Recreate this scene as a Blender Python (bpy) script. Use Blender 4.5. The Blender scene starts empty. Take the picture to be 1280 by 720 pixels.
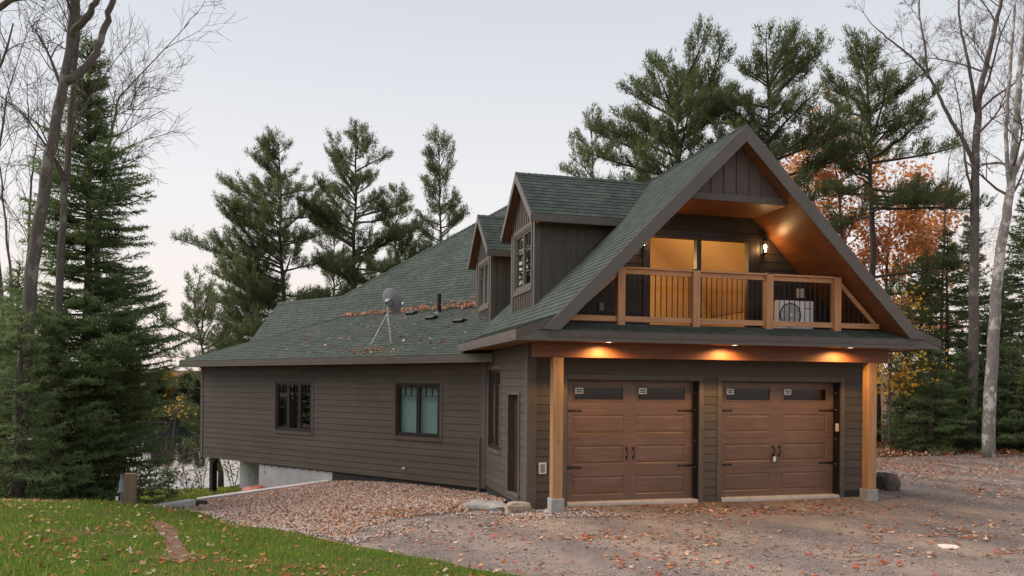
import bpy, bmesh, math, random
import numpy as np
from mathutils import Vector, Matrix
from mathutils.geometry import delaunay_2d_cdt

SC = bpy.context.scene
COL = SC.collection
R = math.radians
rnd = random.Random(7)
rng = np.random.default_rng(11)

# ------------------------------------------------------------------ camera
F_PX, CX, CY, ROLL, EYE = 975.0, 640.0, 482.0, R(.45), 2.32
cam = bpy.data.cameras.new('camera')
cam.sensor_width = 36.0
cam.lens = F_PX / 1280 * 36
cam.shift_y = (CY - 360) / 1280
cam.clip_start, cam.clip_end = .1, 3000
camo = bpy.data.objects.new('camera', cam)
camo.location = (0, 0, EYE)
camo.rotation_euler = (R(90), -ROLL, 0)
COL.objects.link(camo)
SC.camera = camo

def at(x, y, Y):
    """point of the photograph's pixel (1280x720) at depth Y"""
    a = (x - CX) / F_PX; b = -(y - CY) / F_PX
    return Vector(((a*math.cos(ROLL) - b*math.sin(ROLL))*Y, Y, EYE + (a*math.sin(ROLL) + b*math.cos(ROLL))*Y))

# house frame
ANG = R(75.6)
UD = Vector((math.sin(ANG), math.cos(ANG), 0)); VD = Vector((-math.cos(ANG), math.sin(ANG), 0))
HO = Vector((.3115, 15.196, 0))
def hw(u, v, z=0): return HO + UD*u + VD*v + Vector((0, 0, z))
S0 = Vector((0, 3.72, 0))
PD = Vector((-.61643811, .78740336, 0)); QD = Vector((.78740336, .61643811, 0))
def wg(p, q, z=0): return S0 + PD*p + QD*q + Vector((0, 0, z))
def wgw(p, q, z=0):
    h = wg(p, q, z); return hw(h.x, h.y, h.z)
ZV = Vector((0, 0, 1)); XV = Vector((1, 0, 0)); YV = Vector((0, 1, 0))

# ------------------------------------------------------------------ objects
def tag(o, label=None, cat=None, group=None, kind=None):
    if label: o['label'] = label
    if cat: o['category'] = cat
    if group: o['group'] = group
    if kind: o['kind'] = kind
    return o
def empty(name, loc, rz=0):
    o = bpy.data.objects.new(name, None)
    o.empty_display_size = .2
    o.location = loc; o.rotation_euler = (0, 0, rz)
    COL.objects.link(o)
    return o

class MB:
    def __init__(s): s.v = []; s.f = []; s.mi = []; s.uv = {}
    def quad(s, pts, mi=0, uv=None):
        n = len(s.v); s.v += [tuple(p) for p in pts]
        if uv is not None: s.uv[len(s.f)] = uv
        s.f.append(tuple(range(n, n+len(pts)))); s.mi.append(mi)
    def box(s, a0, a1, b0, b1, c0, c1, fr=None, mi=0):
        O, A, B, C = fr or (Vector((0, 0, 0)), XV, YV, ZV)
        p = [O + A*a + B*b + C*c for c in (c0, c1) for b in (b0, b1) for a in (a0, a1)]
        n = len(s.v); s.v += [tuple(q) for q in p]
        fs = [(0, 2, 3, 1), (4, 5, 7, 6), (0, 1, 5, 4), (2, 6, 7, 3), (0, 4, 6, 2), (1, 3, 7, 5)]
        if A.cross(B).dot(C) < 0: fs = [tuple(reversed(f)) for f in fs]
        for f in fs: s.f.append(tuple(n+i for i in f)); s.mi.append(mi)
    def prism(s, poly, off, mi=0, cap=True):
        """poly: 3D points, off: vector; closed solid"""
        n = len(s.v); k = len(poly); off = Vector(off)
        s.v += [tuple(p) for p in poly] + [tuple(Vector(p)+off) for p in poly]
        nv = Vector((0, 0, 0))
        for i in range(k): nv += Vector(poly[i]).cross(Vector(poly[(i+1) % k]))
        fl = nv.dot(off) < 0
        fs = [tuple(range(k-1, -1, -1)), tuple(range(k, 2*k))] + [(i, (i+1) % k, k+(i+1) % k, k+i) for i in range(k)]
        if fl: fs = [tuple(reversed(f)) for f in fs]
        for f in fs: s.f.append(tuple(n+i for i in f)); s.mi.append(mi)
    def tube(s, pts, rad, sides=8, cap=True, mi=0):
        pts = [Vector(p) for p in pts]
        if not hasattr(rad, '__len__'): rad = [rad]*len(pts)
        n0 = len(s.v); m = len(pts); ref = None
        for i, p in enumerate(pts):
            t = (pts[min(i+1, m-1)] - pts[max(i-1, 0)]).normalized()
            if ref is None:
                ref = t.orthogonal().normalized()
            ref = (ref - t*ref.dot(t)).normalized()
            b = t.cross(ref)
            for k in range(sides):
                a = 2*math.pi*k/sides
                s.v.append(tuple(p + (ref*math.cos(a) + b*math.sin(a))*rad[i]))
        for i in range(m-1):
            for k in range(sides):
                k2 = (k+1) % sides
                s.f.append((n0+i*sides+k, n0+i*sides+k2, n0+(i+1)*sides+k2, n0+(i+1)*sides+k)); s.mi.append(mi)
        if cap:
            s.f.append(tuple(n0+k for k in reversed(range(sides)))); s.mi.append(mi)
            s.f.append(tuple(n0+(m-1)*sides+k for k in range(sides))); s.mi.append(mi)
    def lathe(s, O, axis, prof, sides=24, mi=0):
        """prof: (radius, height along axis)"""
        axis = Vector(axis).normalized(); a = axis.orthogonal().normalized(); b = axis.cross(a)
        n0 = len(s.v)
        for r_, h_ in prof:
            for k in range(sides):
                t = 2*math.pi*k/sides
                s.v.append(tuple(Vector(O) + axis*h_ + (a*math.cos(t)+b*math.sin(t))*r_))
        for i in range(len(prof)-1):
            for k in range(sides):
                k2 = (k+1) % sides
                s.f.append((n0+i*sides+k, n0+i*sides+k2, n0+(i+1)*sides+k2, n0+(i+1)*sides+k)); s.mi.append(mi)
    def build(s, name, mats, parent=None, smooth=False, bevel=0, recalc=False):
        me = bpy.data.meshes.new(name)
        me.from_pydata(s.v, [], s.f)
        if not isinstance(mats, (list, tuple)): mats = [mats]
        for m in mats: me.materials.append(m)
        me.polygons.foreach_set('material_index', s.mi)
        if smooth: me.polygons.foreach_set('use_smooth', [True]*len(s.f))
        if s.uv:
            ul = me.uv_layers.new(name='UVMap')
            for fi, uvs in s.uv.items():
                for li, uv in zip(me.polygons[fi].loop_indices, uvs): ul.data[li].uv = uv
        if recalc:
            bm = bmesh.new(); bm.from_mesh(me); bmesh.ops.recalc_face_normals(bm, faces=bm.faces); bm.to_mesh(me); bm.free()
        me.update()
        o = bpy.data.objects.new(name, me); COL.objects.link(o)
        if parent: o.parent = parent
        if bevel:
            b = o.modifiers.new('bevel', 'BEVEL'); b.width = bevel; b.segments = 2; b.limit_method = 'ANGLE'
        return o

def np_mesh(name, V, Fc, mats, parent=None, col=None, smooth=False):
    """fast mesh: V (N,3), Fc (M,k) faces of one size, col (N,3) point colours"""
    me = bpy.data.meshes.new(name)
    V = np.ascontiguousarray(V, np.float32); Fc = np.ascontiguousarray(Fc, np.int32)
    me.vertices.add(len(V)); me.vertices.foreach_set('co', V.ravel())
    M, k = Fc.shape
    me.loops.add(M*k); me.loops.foreach_set('vertex_index', Fc.ravel())
    me.polygons.add(M); me.polygons.foreach_set('loop_start', np.arange(0, M*k, k, dtype=np.int32))
    if smooth: me.polygons.foreach_set('use_smooth', np.ones(M, bool))
    if not isinstance(mats, (list, tuple)): mats = [mats]
    for m in mats: me.materials.append(m)
    me.update(calc_edges=True)
    if col is not None:
        a = me.color_attributes.new('Col', 'FLOAT_COLOR', 'POINT')
        c = np.ones((len(V), 4), np.float32); c[:, :3] = col
        a.data.foreach_set('color', c.ravel())
    o = bpy.data.objects.new(name, me); COL.objects.link(o)
    if parent: o.parent = parent
    return o

# ------------------------------------------------------------------ materials
class NT:
    def __init__(s, name):
        s.m = bpy.data.materials.new(name); s.m.use_nodes = True
        s.t = s.m.node_tree; s.n = s.t.nodes; s.b = s.n['Principled BSDF']; s.out = s.n['Material Output']
    def add(s, typ, **kw):
        n = s.n.new(typ)
        for k, v in kw.items():
            if k in n.inputs: n.inputs[k].default_value = v
            else: setattr(n, k, v)
        return n
    def link(s, a, b): s.t.links.new(a, b)
    def math(s, op, a, b=None):
        n = s.n.new('ShaderNodeMath'); n.operation = op
        for i, x in enumerate((a, b)):
            if x is None: continue
            if isinstance(x, (int, float)): n.inputs[i].default_value = x
            else: s.link(x, n.inputs[i])
        return n.outputs[0]
    def coord(s, scale=(1, 1, 1), out='Object'):
        tc = s.n.new('ShaderNodeTexCoord'); mp = s.n.new('ShaderNodeMapping')
        mp.inputs['Scale'].default_value = scale
        s.link(tc.outputs[out], mp.inputs[0]); return mp.outputs[0]
    def noise(s, vec, scale, detail=4, rough=.6):
        n = s.add('ShaderNodeTexNoise', Scale=scale, Detail=detail, Roughness=rough)
        s.link(vec, n.inputs['Vector']); return n.outputs['Fac']
    def ramp(s, fac, stops):
        n = s.n.new('ShaderNodeValToRGB'); e = n.color_ramp.elements
        e[0].position, e[0].color = stops[0][0], (*stops[0][1], 1)
        e[1].position, e[1].color = stops[-1][0], (*stops[-1][1], 1)
        for p, c in stops[1:-1]:
            x = e.new(p); x.color = (*c, 1)
        s.link(fac, n.inputs[0]); return n.outputs[0]
    def mix(s, fac, a, b, mode='MIX'):
        n = s.n.new('ShaderNodeMix'); n.data_type = 'RGBA'; n.blend_type = mode
        for i, x in ((0, fac), (6, a), (7, b)):
            if isinstance(x, (int, float)): n.inputs[i].default_value = x
            elif isinstance(x, tuple): n.inputs[i].default_value = (*x, 1)
            else: s.link(x, n.inputs[i])
        return n.outputs[2]
    def bump(s, h, strength=.3, dist=.01):
        n = s.add('ShaderNodeBump', Strength=strength, Distance=dist)
        s.link(h, n.inputs['Height']); s.link(n.outputs[0], s.b.inputs['Normal'])
    def base(s, c): s.link(c, s.b.inputs['Base Color'])

def sc(c, k): return tuple(min(1, x*k) for x in c)
def mat(name, col, rough=.6, var=.25, scale=(3, 3, 3), nscale=3, bump=.15, bdist=.004, metal=0, spec=.4, fine=None):
    t = NT(name); v = t.coord(scale)
    f = t.noise(v, nscale, 5)
    c = t.ramp(f, [(.3, sc(col, 1-var)), (.7, sc(col, 1+var))])
    if fine:
        g = t.noise(t.coord((1, 1, 1)), fine, 2)
        c = t.mix(.5, c, t.ramp(g, [(.35, (.35, .35, .35)), (.65, (.65, .65, .65))]), 'OVERLAY')
    t.base(c)
    t.b.inputs['Roughness'].default_value = rough
    t.b.inputs['Metallic'].default_value = metal
    t.b.inputs['Specular IOR Level'].default_value = spec
    if bump: t.bump(f, bump, bdist)
    return t.m

M = {}
SID = (.088, .073, .060)
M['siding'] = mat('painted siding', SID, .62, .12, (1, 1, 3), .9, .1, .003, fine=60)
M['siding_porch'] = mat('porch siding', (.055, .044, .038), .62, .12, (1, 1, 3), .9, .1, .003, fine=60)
M['trim'] = mat('painted trim', (.105, .088, .076), .6, .12, (2, 2, 2), 2, .1, .002, fine=40)
M['fascia'] = mat('fascia paint', (.125, .108, .095), .5, .10, (1, 1, 1), 1.5, .05, .002, fine=30)
M['batten'] = mat('vertical siding', (.100, .082, .072), .65, .2, (8, 8, .8), 2, .25, .003, fine=50)
M['dark_frame'] = mat('window frame', (.028, .017, .014), .45, .2, (4, 4, 4), 3, .05, .001)
M['black'] = mat('black metal', (.012, .011, .011), .45, .2, (4, 4, 4), 3, .05, .001)
M['waterproof'] = mat('foundation coating', (.022, .023, .022), .8, .3, (2, 2, 2), 4, .3, .004)
M['foundation_concrete'] = mat('poured concrete', (.40, .41, .42), .85, .15, (1, 1, 1), 1.5, .3, .004, fine=25)
M['concrete'] = mat('concrete', (.36, .36, .35), .85, .2, (1, 1, 1), 2.5, .3, .004, fine=25)
M['pale_concrete'] = mat('pale concrete', (.52, .49, .46), .85, .15, (1, 1, 1), 4, .3, .004, fine=40)
M['steel'] = mat('galvanised steel', (.42, .43, .45), .4, .15, (3, 3, 3), 3, .05, .001, metal=.6)
M['dish'] = mat('dish paint', (.25, .255, .28), .5, .12, (2, 2, 2), 3, .05, .001)
M['white'] = mat('white plastic', (.72, .71, .69), .5, .08, (2, 2, 2), 3, .03, .001)
M['ac_white'] = mat('appliance casing', (.80, .78, .76), .45, .08, (2, 2, 2), 3, .03, .001)
M['tan_plastic'] = mat('keypad plastic', (.62, .45, .36), .5, .08, (2, 2, 2), 3, .03, .001)
M['interior_dark'] = mat('unlit interior', (.09, .085, .08), .8, .2)
M['blind'] = mat('blind fabric', (.33, .46, .43), .8, .06, (1, 1, 40), 4, .1, .002)
M['int_wall'] = mat('interior wall paint', (.60, .43, .21), .8, .08, (1, 1, 1), 1, 0)
M['int_floor'] = mat('interior floor', (.35, .2, .09), .5, .2, (2, 12, 2), 2, .05)
M['rust'] = mat('red tarp', (.42, .12, .075), .55, .25, (2, 2, 2), 3, .3, .01)
M['log'] = mat('dark drain pipe', (.06, .055, .052), .7, .3, (2, 2, 2), 5, .3, .006)

def wood(name, col, axis='z', rough=.6, var=.3):
    t = NT(name)
    st = {'z': (18, 18, 1.1), 'x': (1.1, 18, 18), 'y': (18, 1.1, 18)}[axis]
    v = t.coord(st); f = t.noise(v, 1.3, 6, .65)
    c = t.ramp(f, [(.3, sc(col, 1-var)), (.55, col), (.75, sc(col, 1+var*.7))])
    vo = t.add('ShaderNodeTexVoronoi', Scale=1.7); t.link(t.coord({'z': (3, 3, 1), 'x': (1, 3, 3), 'y': (3, 1, 3)}[axis]), vo.inputs['Vector'])
    k = t.ramp(vo.outputs['Distance'], [(.03, (1, 1, 1)), (.10, (0, 0, 0))])
    c = t.mix(k, c, sc(col, .35)); t.base(c)
    g = t.noise(t.coord((.6, .6, .6)), 1.2, 3)
    t.b.inputs['Roughness'].default_value = rough
    t.bump(f, .25, .003)
    return t.m
M['cedar_post'] = wood('cedar timber', (.43, .235, .105), 'z')
M['cedar_rail'] = wood('cedar railing', (.54, .265, .125), 'x')
M['cedar_rail_post'] = wood('cedar railing post', (.52, .25, .115), 'z')
M['beam'] = wood('stained beam', (.20, .072, .032), 'x', .5)
M['stake'] = wood('weathered wood', (.20, .125, .085), 'z', .8)
M['plank'] = wood('weathered board', (.36, .28, .21), 'x', .8)

def siding_mat(name, col):
    t = NT(name); tc = t.n.new('ShaderNodeTexCoord'); sx = t.n.new('ShaderNodeSeparateXYZ'); t.link(tc.outputs['Object'], sx.inputs[0])
    row = t.math('FLOOR', t.math('DIVIDE', t.math('ADD', sx.outputs[2], 4.0), .17))
    w0 = t.add('ShaderNodeTexWhiteNoise', noise_dimensions='1D'); t.link(row, w0.inputs['W'])
    a = t.math('ADD', t.math('DIVIDE', t.math('SUBTRACT', sx.outputs[0], sx.outputs[1]), 3.3), t.math('MULTIPLY', w0.outputs[0], 5))
    cb = t.n.new('ShaderNodeCombineXYZ'); t.link(t.math('FLOOR', a), cb.inputs[0]); t.link(row, cb.inputs[1])
    w1 = t.add('ShaderNodeTexWhiteNoise', noise_dimensions='2D'); t.link(cb.outputs[0], w1.inputs['Vector'])
    c = t.ramp(w1.outputs[0], [(0, sc(col, .90)), (1, sc(col, 1.10))])
    n1 = t.noise(t.coord((1, 1, 1)), 1.1, 5)
    c = t.mix(.35, c, t.ramp(n1, [(.3, (.36, .36, .37)), (.7, (.62, .60, .58))]), 'OVERLAY')
    n2 = t.noise(t.coord((3, 3, 45)), 3, 4)
    c = t.mix(.25, c, t.ramp(n2, [(.3, (.35, .35, .35)), (.7, (.65, .65, .65))]), 'OVERLAY')
    j = t.math('LESS_THAN', t.math('FRACT', a), .0022)
    c = t.mix(t.math('MULTIPLY', j, .7), c, sc(col, .3))
    t.base(c); t.b.inputs['Roughness'].default_value = .6; t.b.inputs['Specular IOR Level'].default_value = .3
    t.bump(t.math('SUBTRACT', t.math('MULTIPLY', n2, .25), j), .35, .006)
    return t.m
M['siding'] = siding_mat('painted lap siding', SID)
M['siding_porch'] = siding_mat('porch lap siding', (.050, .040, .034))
def soffit_mat():
    t = NT('cedar soffit boards'); tc = t.n.new('ShaderNodeTexCoord')
    v = t.coord((14, 1, 14)); f = t.noise(v, 1.5, 5)
    c = t.ramp(f, [(.3, (.15, .052, .020)), (.7, (.27, .105, .042))]); t.base(c)
    sx = t.n.new('ShaderNodeSeparateXYZ'); t.link(tc.outputs['Object'], sx.inputs[0])
    fr = t.math('FRACT', t.math('MULTIPLY', t.math('ADD', sx.outputs[0], sx.outputs[2]), 5.5))
    g = t.math('LESS_THAN', fr, .06)
    t.bump(t.math('SUBTRACT', f, g), .5, .006)
    t.b.inputs['Roughness'].default_value = .42
    return t.m
M['soffit'] = soffit_mat()

def door_mat():
    t = NT('wood grain door'); v = t.coord((1.2, 20, 26)); f = t.noise(v, 1.6, 6, .7)
    c = t.ramp(f, [(.28, (.108, .062, .046)), (.52, (.150, .092, .069)), (.75, (.195, .124, .096))])
    g = t.noise(t.coord((1, 1, 1)), 1.4, 3)
    c = t.mix(.35, c, t.ramp(g, [(.3, (.3, .3, .3)), (.7, (.65, .65, .65))]), 'OVERLAY')
    t.base(c); t.b.inputs['Roughness'].default_value = .42
    t.bump(f, .15, .002); return t.m
M['door'] = door_mat()

def shingle_mat():
    t = NT('green asphalt shingles'); tc = t.n.new('ShaderNodeTexCoord')
    sx = t.n.new('ShaderNodeSeparateXYZ'); t.link(tc.outputs['UV'], sx.inputs[0])
    row = t.math('FLOOR', sx.outputs[1])
    wn0 = t.add('ShaderNodeTexWhiteNoise', noise_dimensions='1D'); t.link(row, wn0.inputs['W'])
    x1 = t.math('ADD', t.math('MULTIPLY', sx.outputs[0], 6.6), t.math('MULTIPLY', wn0.outputs[0], 9.7))
    # uneven tab widths
    nz = t.add('ShaderNodeTexNoise', noise_dimensions='2D', Scale=1.1, Detail=1)
    cb = t.n.new('ShaderNodeCombineXYZ'); t.link(x1, cb.inputs[0]); t.link(row, cb.inputs[1]); t.link(cb.outputs[0], nz.inputs['Vector'])
    x2 = t.math('ADD', x1, t.math('MULTIPLY', nz.outputs[0], .9))
    tab = t.math('FLOOR', x2)
    cb2 = t.n.new('ShaderNodeCombineXYZ'); t.link(tab, cb2.inputs[0]); t.link(row, cb2.inputs[1])
    wn = t.add('ShaderNodeTexWhiteNoise', noise_dimensions='2D'); t.link(cb2.outputs[0], wn.inputs['Vector'])
    c = t.ramp(wn.outputs[0], [(0, (.039, .051, .044)), (.35, (.046, .062, .053)), (.7, (.053, .072, .061)), (1, (.068, .082, .070))])
    gr = t.noise(t.coord((1, 1, 1)), 90, 2)
    c = t.mix(.55, c, t.ramp(gr, [(.3, (.2, .2, .2)), (.7, (.8, .8, .8))]), 'OVERLAY')
    bl = t.noise(t.coord((1, 1, 1)), .9, 4)
    c = t.mix(.5, c, t.ramp(bl, [(.3, (.38, .38, .36)), (.7, (.6, .6, .6))]), 'OVERLAY')
    mp = t.n.new('ShaderNodeMapping'); mp.inputs['Scale'].default_value = (2.2, .035, 1); t.link(tc.outputs['UV'], mp.inputs[0])
    st = t.noise(mp.outputs[0], 1.4, 5)
    c = t.mix(.45, c, t.ramp(st, [(.3, (.36, .37, .36)), (.7, (.64, .63, .62))]), 'OVERLAY')
    t.base(c); t.b.inputs['Roughness'].default_value = .9
    t.b.inputs['Specular IOR Level'].default_value = .2
    hb = t.math('ADD', t.math('MULTIPLY', wn.outputs[0], .8), t.math('MULTIPLY', gr, .25))
    t.bump(hb, .8, .010)
    return t.m
M['shingle'] = shingle_mat()

def glass_mat(name, tint=(1, 1, 1), rough=.01, ior=1.6, boost=0.0):
    m = bpy.data.materials.new(name); m.use_nodes = True; t = m.node_tree; n = t.nodes; n.clear()
    o = n.new('ShaderNodeOutputMaterial'); tr = n.new('ShaderNodeBsdfTransparent'); g = n.new('ShaderNodeBsdfGlossy')
    tr.inputs[0].default_value = (*tint, 1); g.inputs['Roughness'].default_value = rough; g.inputs['Color'].default_value = (.95, .95, .95, 1)
    fr = n.new('ShaderNodeFresnel'); fr.inputs[0].default_value = ior
    ad = n.new('ShaderNodeMath'); ad.operation = 'ADD'; ad.inputs[1].default_value = boost; ad.use_clamp = True
    t.links.new(fr.outputs[0], ad.inputs[0])
    ge = n.new('ShaderNodeNewGeometry'); su = n.new('ShaderNodeMath'); su.operation = 'SUBTRACT'; su.use_clamp = True
    t.links.new(ad.outputs[0], su.inputs[0]); t.links.new(ge.outputs['Backfacing'], su.inputs[1]); ad = su
    mx = n.new('ShaderNodeMixShader'); t.links.new(ad.outputs[0], mx.inputs[0]); t.links.new(tr.outputs[0], mx.inputs[1]); t.links.new(g.outputs[0], mx.inputs[2])
    t.links.new(mx.outputs[0], o.inputs[0]); return m
M['glass'] = glass_mat('window glass', (.85, .88, .88), .01, 1.45, .0)
M['patio_glass'] = glass_mat('patio door glass', (.92, .90, .86), .008, 1.28, .0)
M['low_e'] = glass_mat('coated window glass', (.6, .6, .6), .015, 1.9, .55)
M['door_glass'] = glass_mat('frosted door glass', (.40, .42, .36), .16, 1.55, .015)

def emit(name, col, s):
    m = bpy.data.materials.new(name); m.use_nodes = True; t = m.node_tree; t.nodes.clear()
    o = t.nodes.new('ShaderNodeOutputMaterial'); e = t.nodes.new('ShaderNodeEmission')
    e.inputs[0].default_value = (*col, 1); e.inputs[1].default_value = s; t.links.new(e.outputs[0], o.inputs[0]); return m
M['bulb'] = emit('lit bulb', (1, .72, .38), 14)
M['lens'] = emit('lit lamp lens', (1, .78, .5), 5)

def foliage_mat(name, trans=.3, rough=.7):
    m = bpy.data.materials.new(name); m.use_nodes = True; t = m.node_tree; n = t.nodes; n.clear()
    o = n.new('ShaderNodeOutputMaterial'); a = n.new('ShaderNodeAttribute'); a.attribute_name = 'Col'
    d = n.new('ShaderNodeBsdfDiffuse'); tl = n.new('ShaderNodeBsdfTranslucent'); mx = n.new('ShaderNodeMixShader')
    mx.inputs[0].default_value = trans
    for x in (d, tl): t.links.new(a.outputs['Color'], x.inputs['Color'])
    t.links.new(d.outputs[0], mx.inputs[1]); t.links.new(tl.outputs[0], mx.inputs[2]); t.links.new(mx.outputs[0], o.inputs[0])
    return m
M['needles'] = foliage_mat('conifer needles', .5)
M['leaves'] = foliage_mat('leaves', .4)
M['litter'] = foliage_mat('dry leaves', .15)
M['grass'] = foliage_mat('grass blades', .5)
M['pebbles'] = foliage_mat('pebbles', .0)

def bark(name, c1, c2, c3=None, sc_=(9, 9, 2.2), patch=.58):
    t = NT(name); f = t.noise(t.coord(sc_), 2, 6, .7)
    c = t.ramp(f, [(.3, c1), (.7, c2)])
    if c3:
        p = t.noise(t.coord((2.2, 2.2, 1.6)), 1.6, 5, .6)
        c = t.mix(t.ramp(p, [(patch-.05, (0, 0, 0)), (patch+.03, (1, 1, 1))]), c, c3)
    t.base(c); t.b.inputs['Roughness'].default_value = .9; t.bump(f, .8, .02); return t.m
M['bark'] = bark('grey bark', (.07, .058, .05), (.175, .15, .13), (.25, .225, .205), patch=.62)
M['bark_dark'] = bark('conifer bark', (.045, .035, .03), (.115, .09, .075))
M['bark_pale'] = bark('pale blotched bark', (.15, .13, .115), (.27, .245, .22), (.50, .48, .45), patch=.56)
M['twig'] = bark('twigs', (.085, .066, .056), (.15, .12, .105))

# ================================================================== HOUSE
house = empty('house', HO, math.pi/2 - ANG)
tag(house, 'dark brown sided house with green shingle roof, two garage doors and lit gable balcony', 'house')
E_ = .17                                                        # siding exposure

def wall_boxes(mb, fr, a0, a1, z0, z1, ops, th=.15, mi=0):
    """solid backing behind the plane, with openings"""
    xs = sorted({a0, a1} | {min(max(x, a0), a1) for o in ops for x in o[:2]})
    for xa, xb in zip(xs, xs[1:]):
        if xb - xa < 1e-4: continue
        cuts = sorted((o[2], o[3]) for o in ops if o[0] < xb-1e-4 and o[1] > xa+1e-4)
        z = z0
        for c0, c1 in cuts:
            if c0 > z: mb.box(xa, xb, -th, 0, z, c0, fr, mi)
            z = max(z, c1)
        if z1 > z: mb.box(xa, xb, -th, 0, z, z1, fr, mi)

def lap(mb, fr, a0, a1, z0, z1, ops=(), lo=None, hi=None, mi=0):
    """real lapped planks on plane (a along, b outward)"""
    O, A, B, C = fr
    lo = lo or (lambda z: a0); hi = hi or (lambda z: a1)
    z = z0
    while z < z1 - .005:
        zt = min(z + E_, z1)
        br = sorted({z, zt} | {o[i] for o in ops for i in (2, 3) if z < o[i] < zt})
        jit = rnd.uniform(-.0015, .0015)
        for zb, ze in zip(br, br[1:]):
            segs = [(None, None)]
            cuts = sorted((o[0], o[1]) for o in ops if o[2] < ze-1e-4 and o[3] > zb+1e-4)
            f0 = .0115*(1-(zb-z)/E_) + .006 + jit; f1 = .0115*(1-(ze-z)/E_) + .006 + jit
            gap = .007 if ze == zt else 0
            def P(a, zz, off): return O + A*a + B*off + C*zz
            edges = [('lo', None)] + [e for c in cuts for e in ((c[0], 1), (c[1], 1))] + [('hi', None)]
            for i in range(0, len(edges), 2):
                l_, h_ = edges[i][0], edges[i+1][0]
                la, lb = (lo(zb), lo(ze)) if l_ == 'lo' else (l_, l_)
                ha, hb = (hi(zb), hi(ze)) if h_ == 'hi' else (h_, h_)
                if ha - la < .003 and hb - lb < .003: continue
                q = [P(la, zb, f0), P(ha, zb, f0), P(hb, ze-gap, f1), P(lb, ze-gap, f1)]
                if A.cross(C).dot(B) < 0: q.reverse()
                mb.quad(q, mi)
                if zb == z:
                    q = [P(la, zb, 0), P(ha, zb, 0), P(ha, zb, f0), P(la, zb, f0)]
                    if A.cross(C).dot(B) < 0: q.reverse()
                    mb.quad(q, mi)
        z = zt

def clip(poly, k, val, keep_ge):
    out = []
    n = len(poly)
    for i in range(n):
        a, b = poly[i], poly[(i+1) % n]
        ia = a[k] >= val if keep_ge else a[k] <= val
        ib = b[k] >= val if keep_ge else b[k] <= val
        if ia: out.append(a)
        if ia != ib:
            t = (val - a[k])/(b[k] - a[k])
            out.append((a[0] + (b[0]-a[0])*t, a[1] + (b[1]-a[1])*t))
    return out

def roof(mb, poly, thick=.2, expo=.145, t=.010):
    """convex roof plane in real shingle courses over a solid slab (0 shingle, 1 underside, 2 edge)"""
    poly = [Vector(p) for p in poly]
    n = Vector((0, 0, 0))
    for i in range(len(poly)): n += poly[i].cross(poly[(i+1) % len(poly)])
    n.normalize()
    if n.z < 0: n = -n; poly.reverse()
    e = ZV.cross(n).normalized(); s = n.cross(e)
    O = poly[0]
    P2 = [((p-O).dot(e), (p-O).dot(s)) for p in poly]
    y0 = min(p[1] for p in P2); y1 = max(p[1] for p in P2)
    def W(x, y, o): return O + e*x + s*y + n*o
    k = 0
    while y0 + k*expo < y1 - 1e-4:
        a, b = y0 + k*expo, y0 + (k+1)*expo
        q = clip(clip(P2, 1, a, True), 1, b, False)
        if len(q) >= 3:
            mb.quad([W(x, y, .003 + t*(1-(y-a)/expo)) for x, y in q], 0, [(x, k + .02 + .96*(y-a)/expo) for x, y in q])
            xs = [x for x, y in q if abs(y-a) < 1e-5]
            if len(xs) >= 2:
                xa, xb = min(xs), max(xs)
                mb.quad([W(xa, a, -.001), W(xb, a, -.001), W(xb, a, .003+t), W(xa, a, .003+t)], 0, [(xa, k+.02), (xb, k+.02), (xb, k+.05), (xa, k+.05)])
        k += 1
    kk = len(poly); n0 = len(mb.v)
    mb.v += [tuple(p) for p in poly] + [tuple(p - ZV*thick) for p in poly]
    fs = [(tuple(range(kk)), 0), (tuple(range(2*kk-1, kk-1, -1)), 1)] + [((i, kk+i, kk+(i+1) % kk, (i+1) % kk), 2) for i in range(kk)]
    for f, m_ in fs: mb.f.append(tuple(n0+i for i in f)); mb.mi.append(m_)
ROOFM = [M['shingle'], M['soffit'], M['trim']]

def ridge(mb, A, B, d1, d2, w=.15, step=.15):
    A, B = Vector(A), Vector(B); L = (B-A).length; d = (B-A)/L
    d1, d2 = Vector(d1).normalized(), Vector(d2).normalized()
    k = 0
    up = -(d1 + d2).normalized()
    while k*step < L:
        a, b = A + d*k*step, A + d*min((k+1)*step + .02, L)
        h0, h1 = up*.016, up*.030
        for dd in (d1, d2):
            q = [a+h1, b+h0, b+h0+dd*w, a+h1+dd*w]
            nn = (q[1]-q[0]).cross(q[3]-q[0])
            uv = [(k*.37, k), (k*.37+.15, k), (k*.37+.15, k+.9), (k*.37, k+.9)]
            if nn.dot(up) < 0: q.reverse()
            mb.quad(q, 0, uv)
        k += 1

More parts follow.
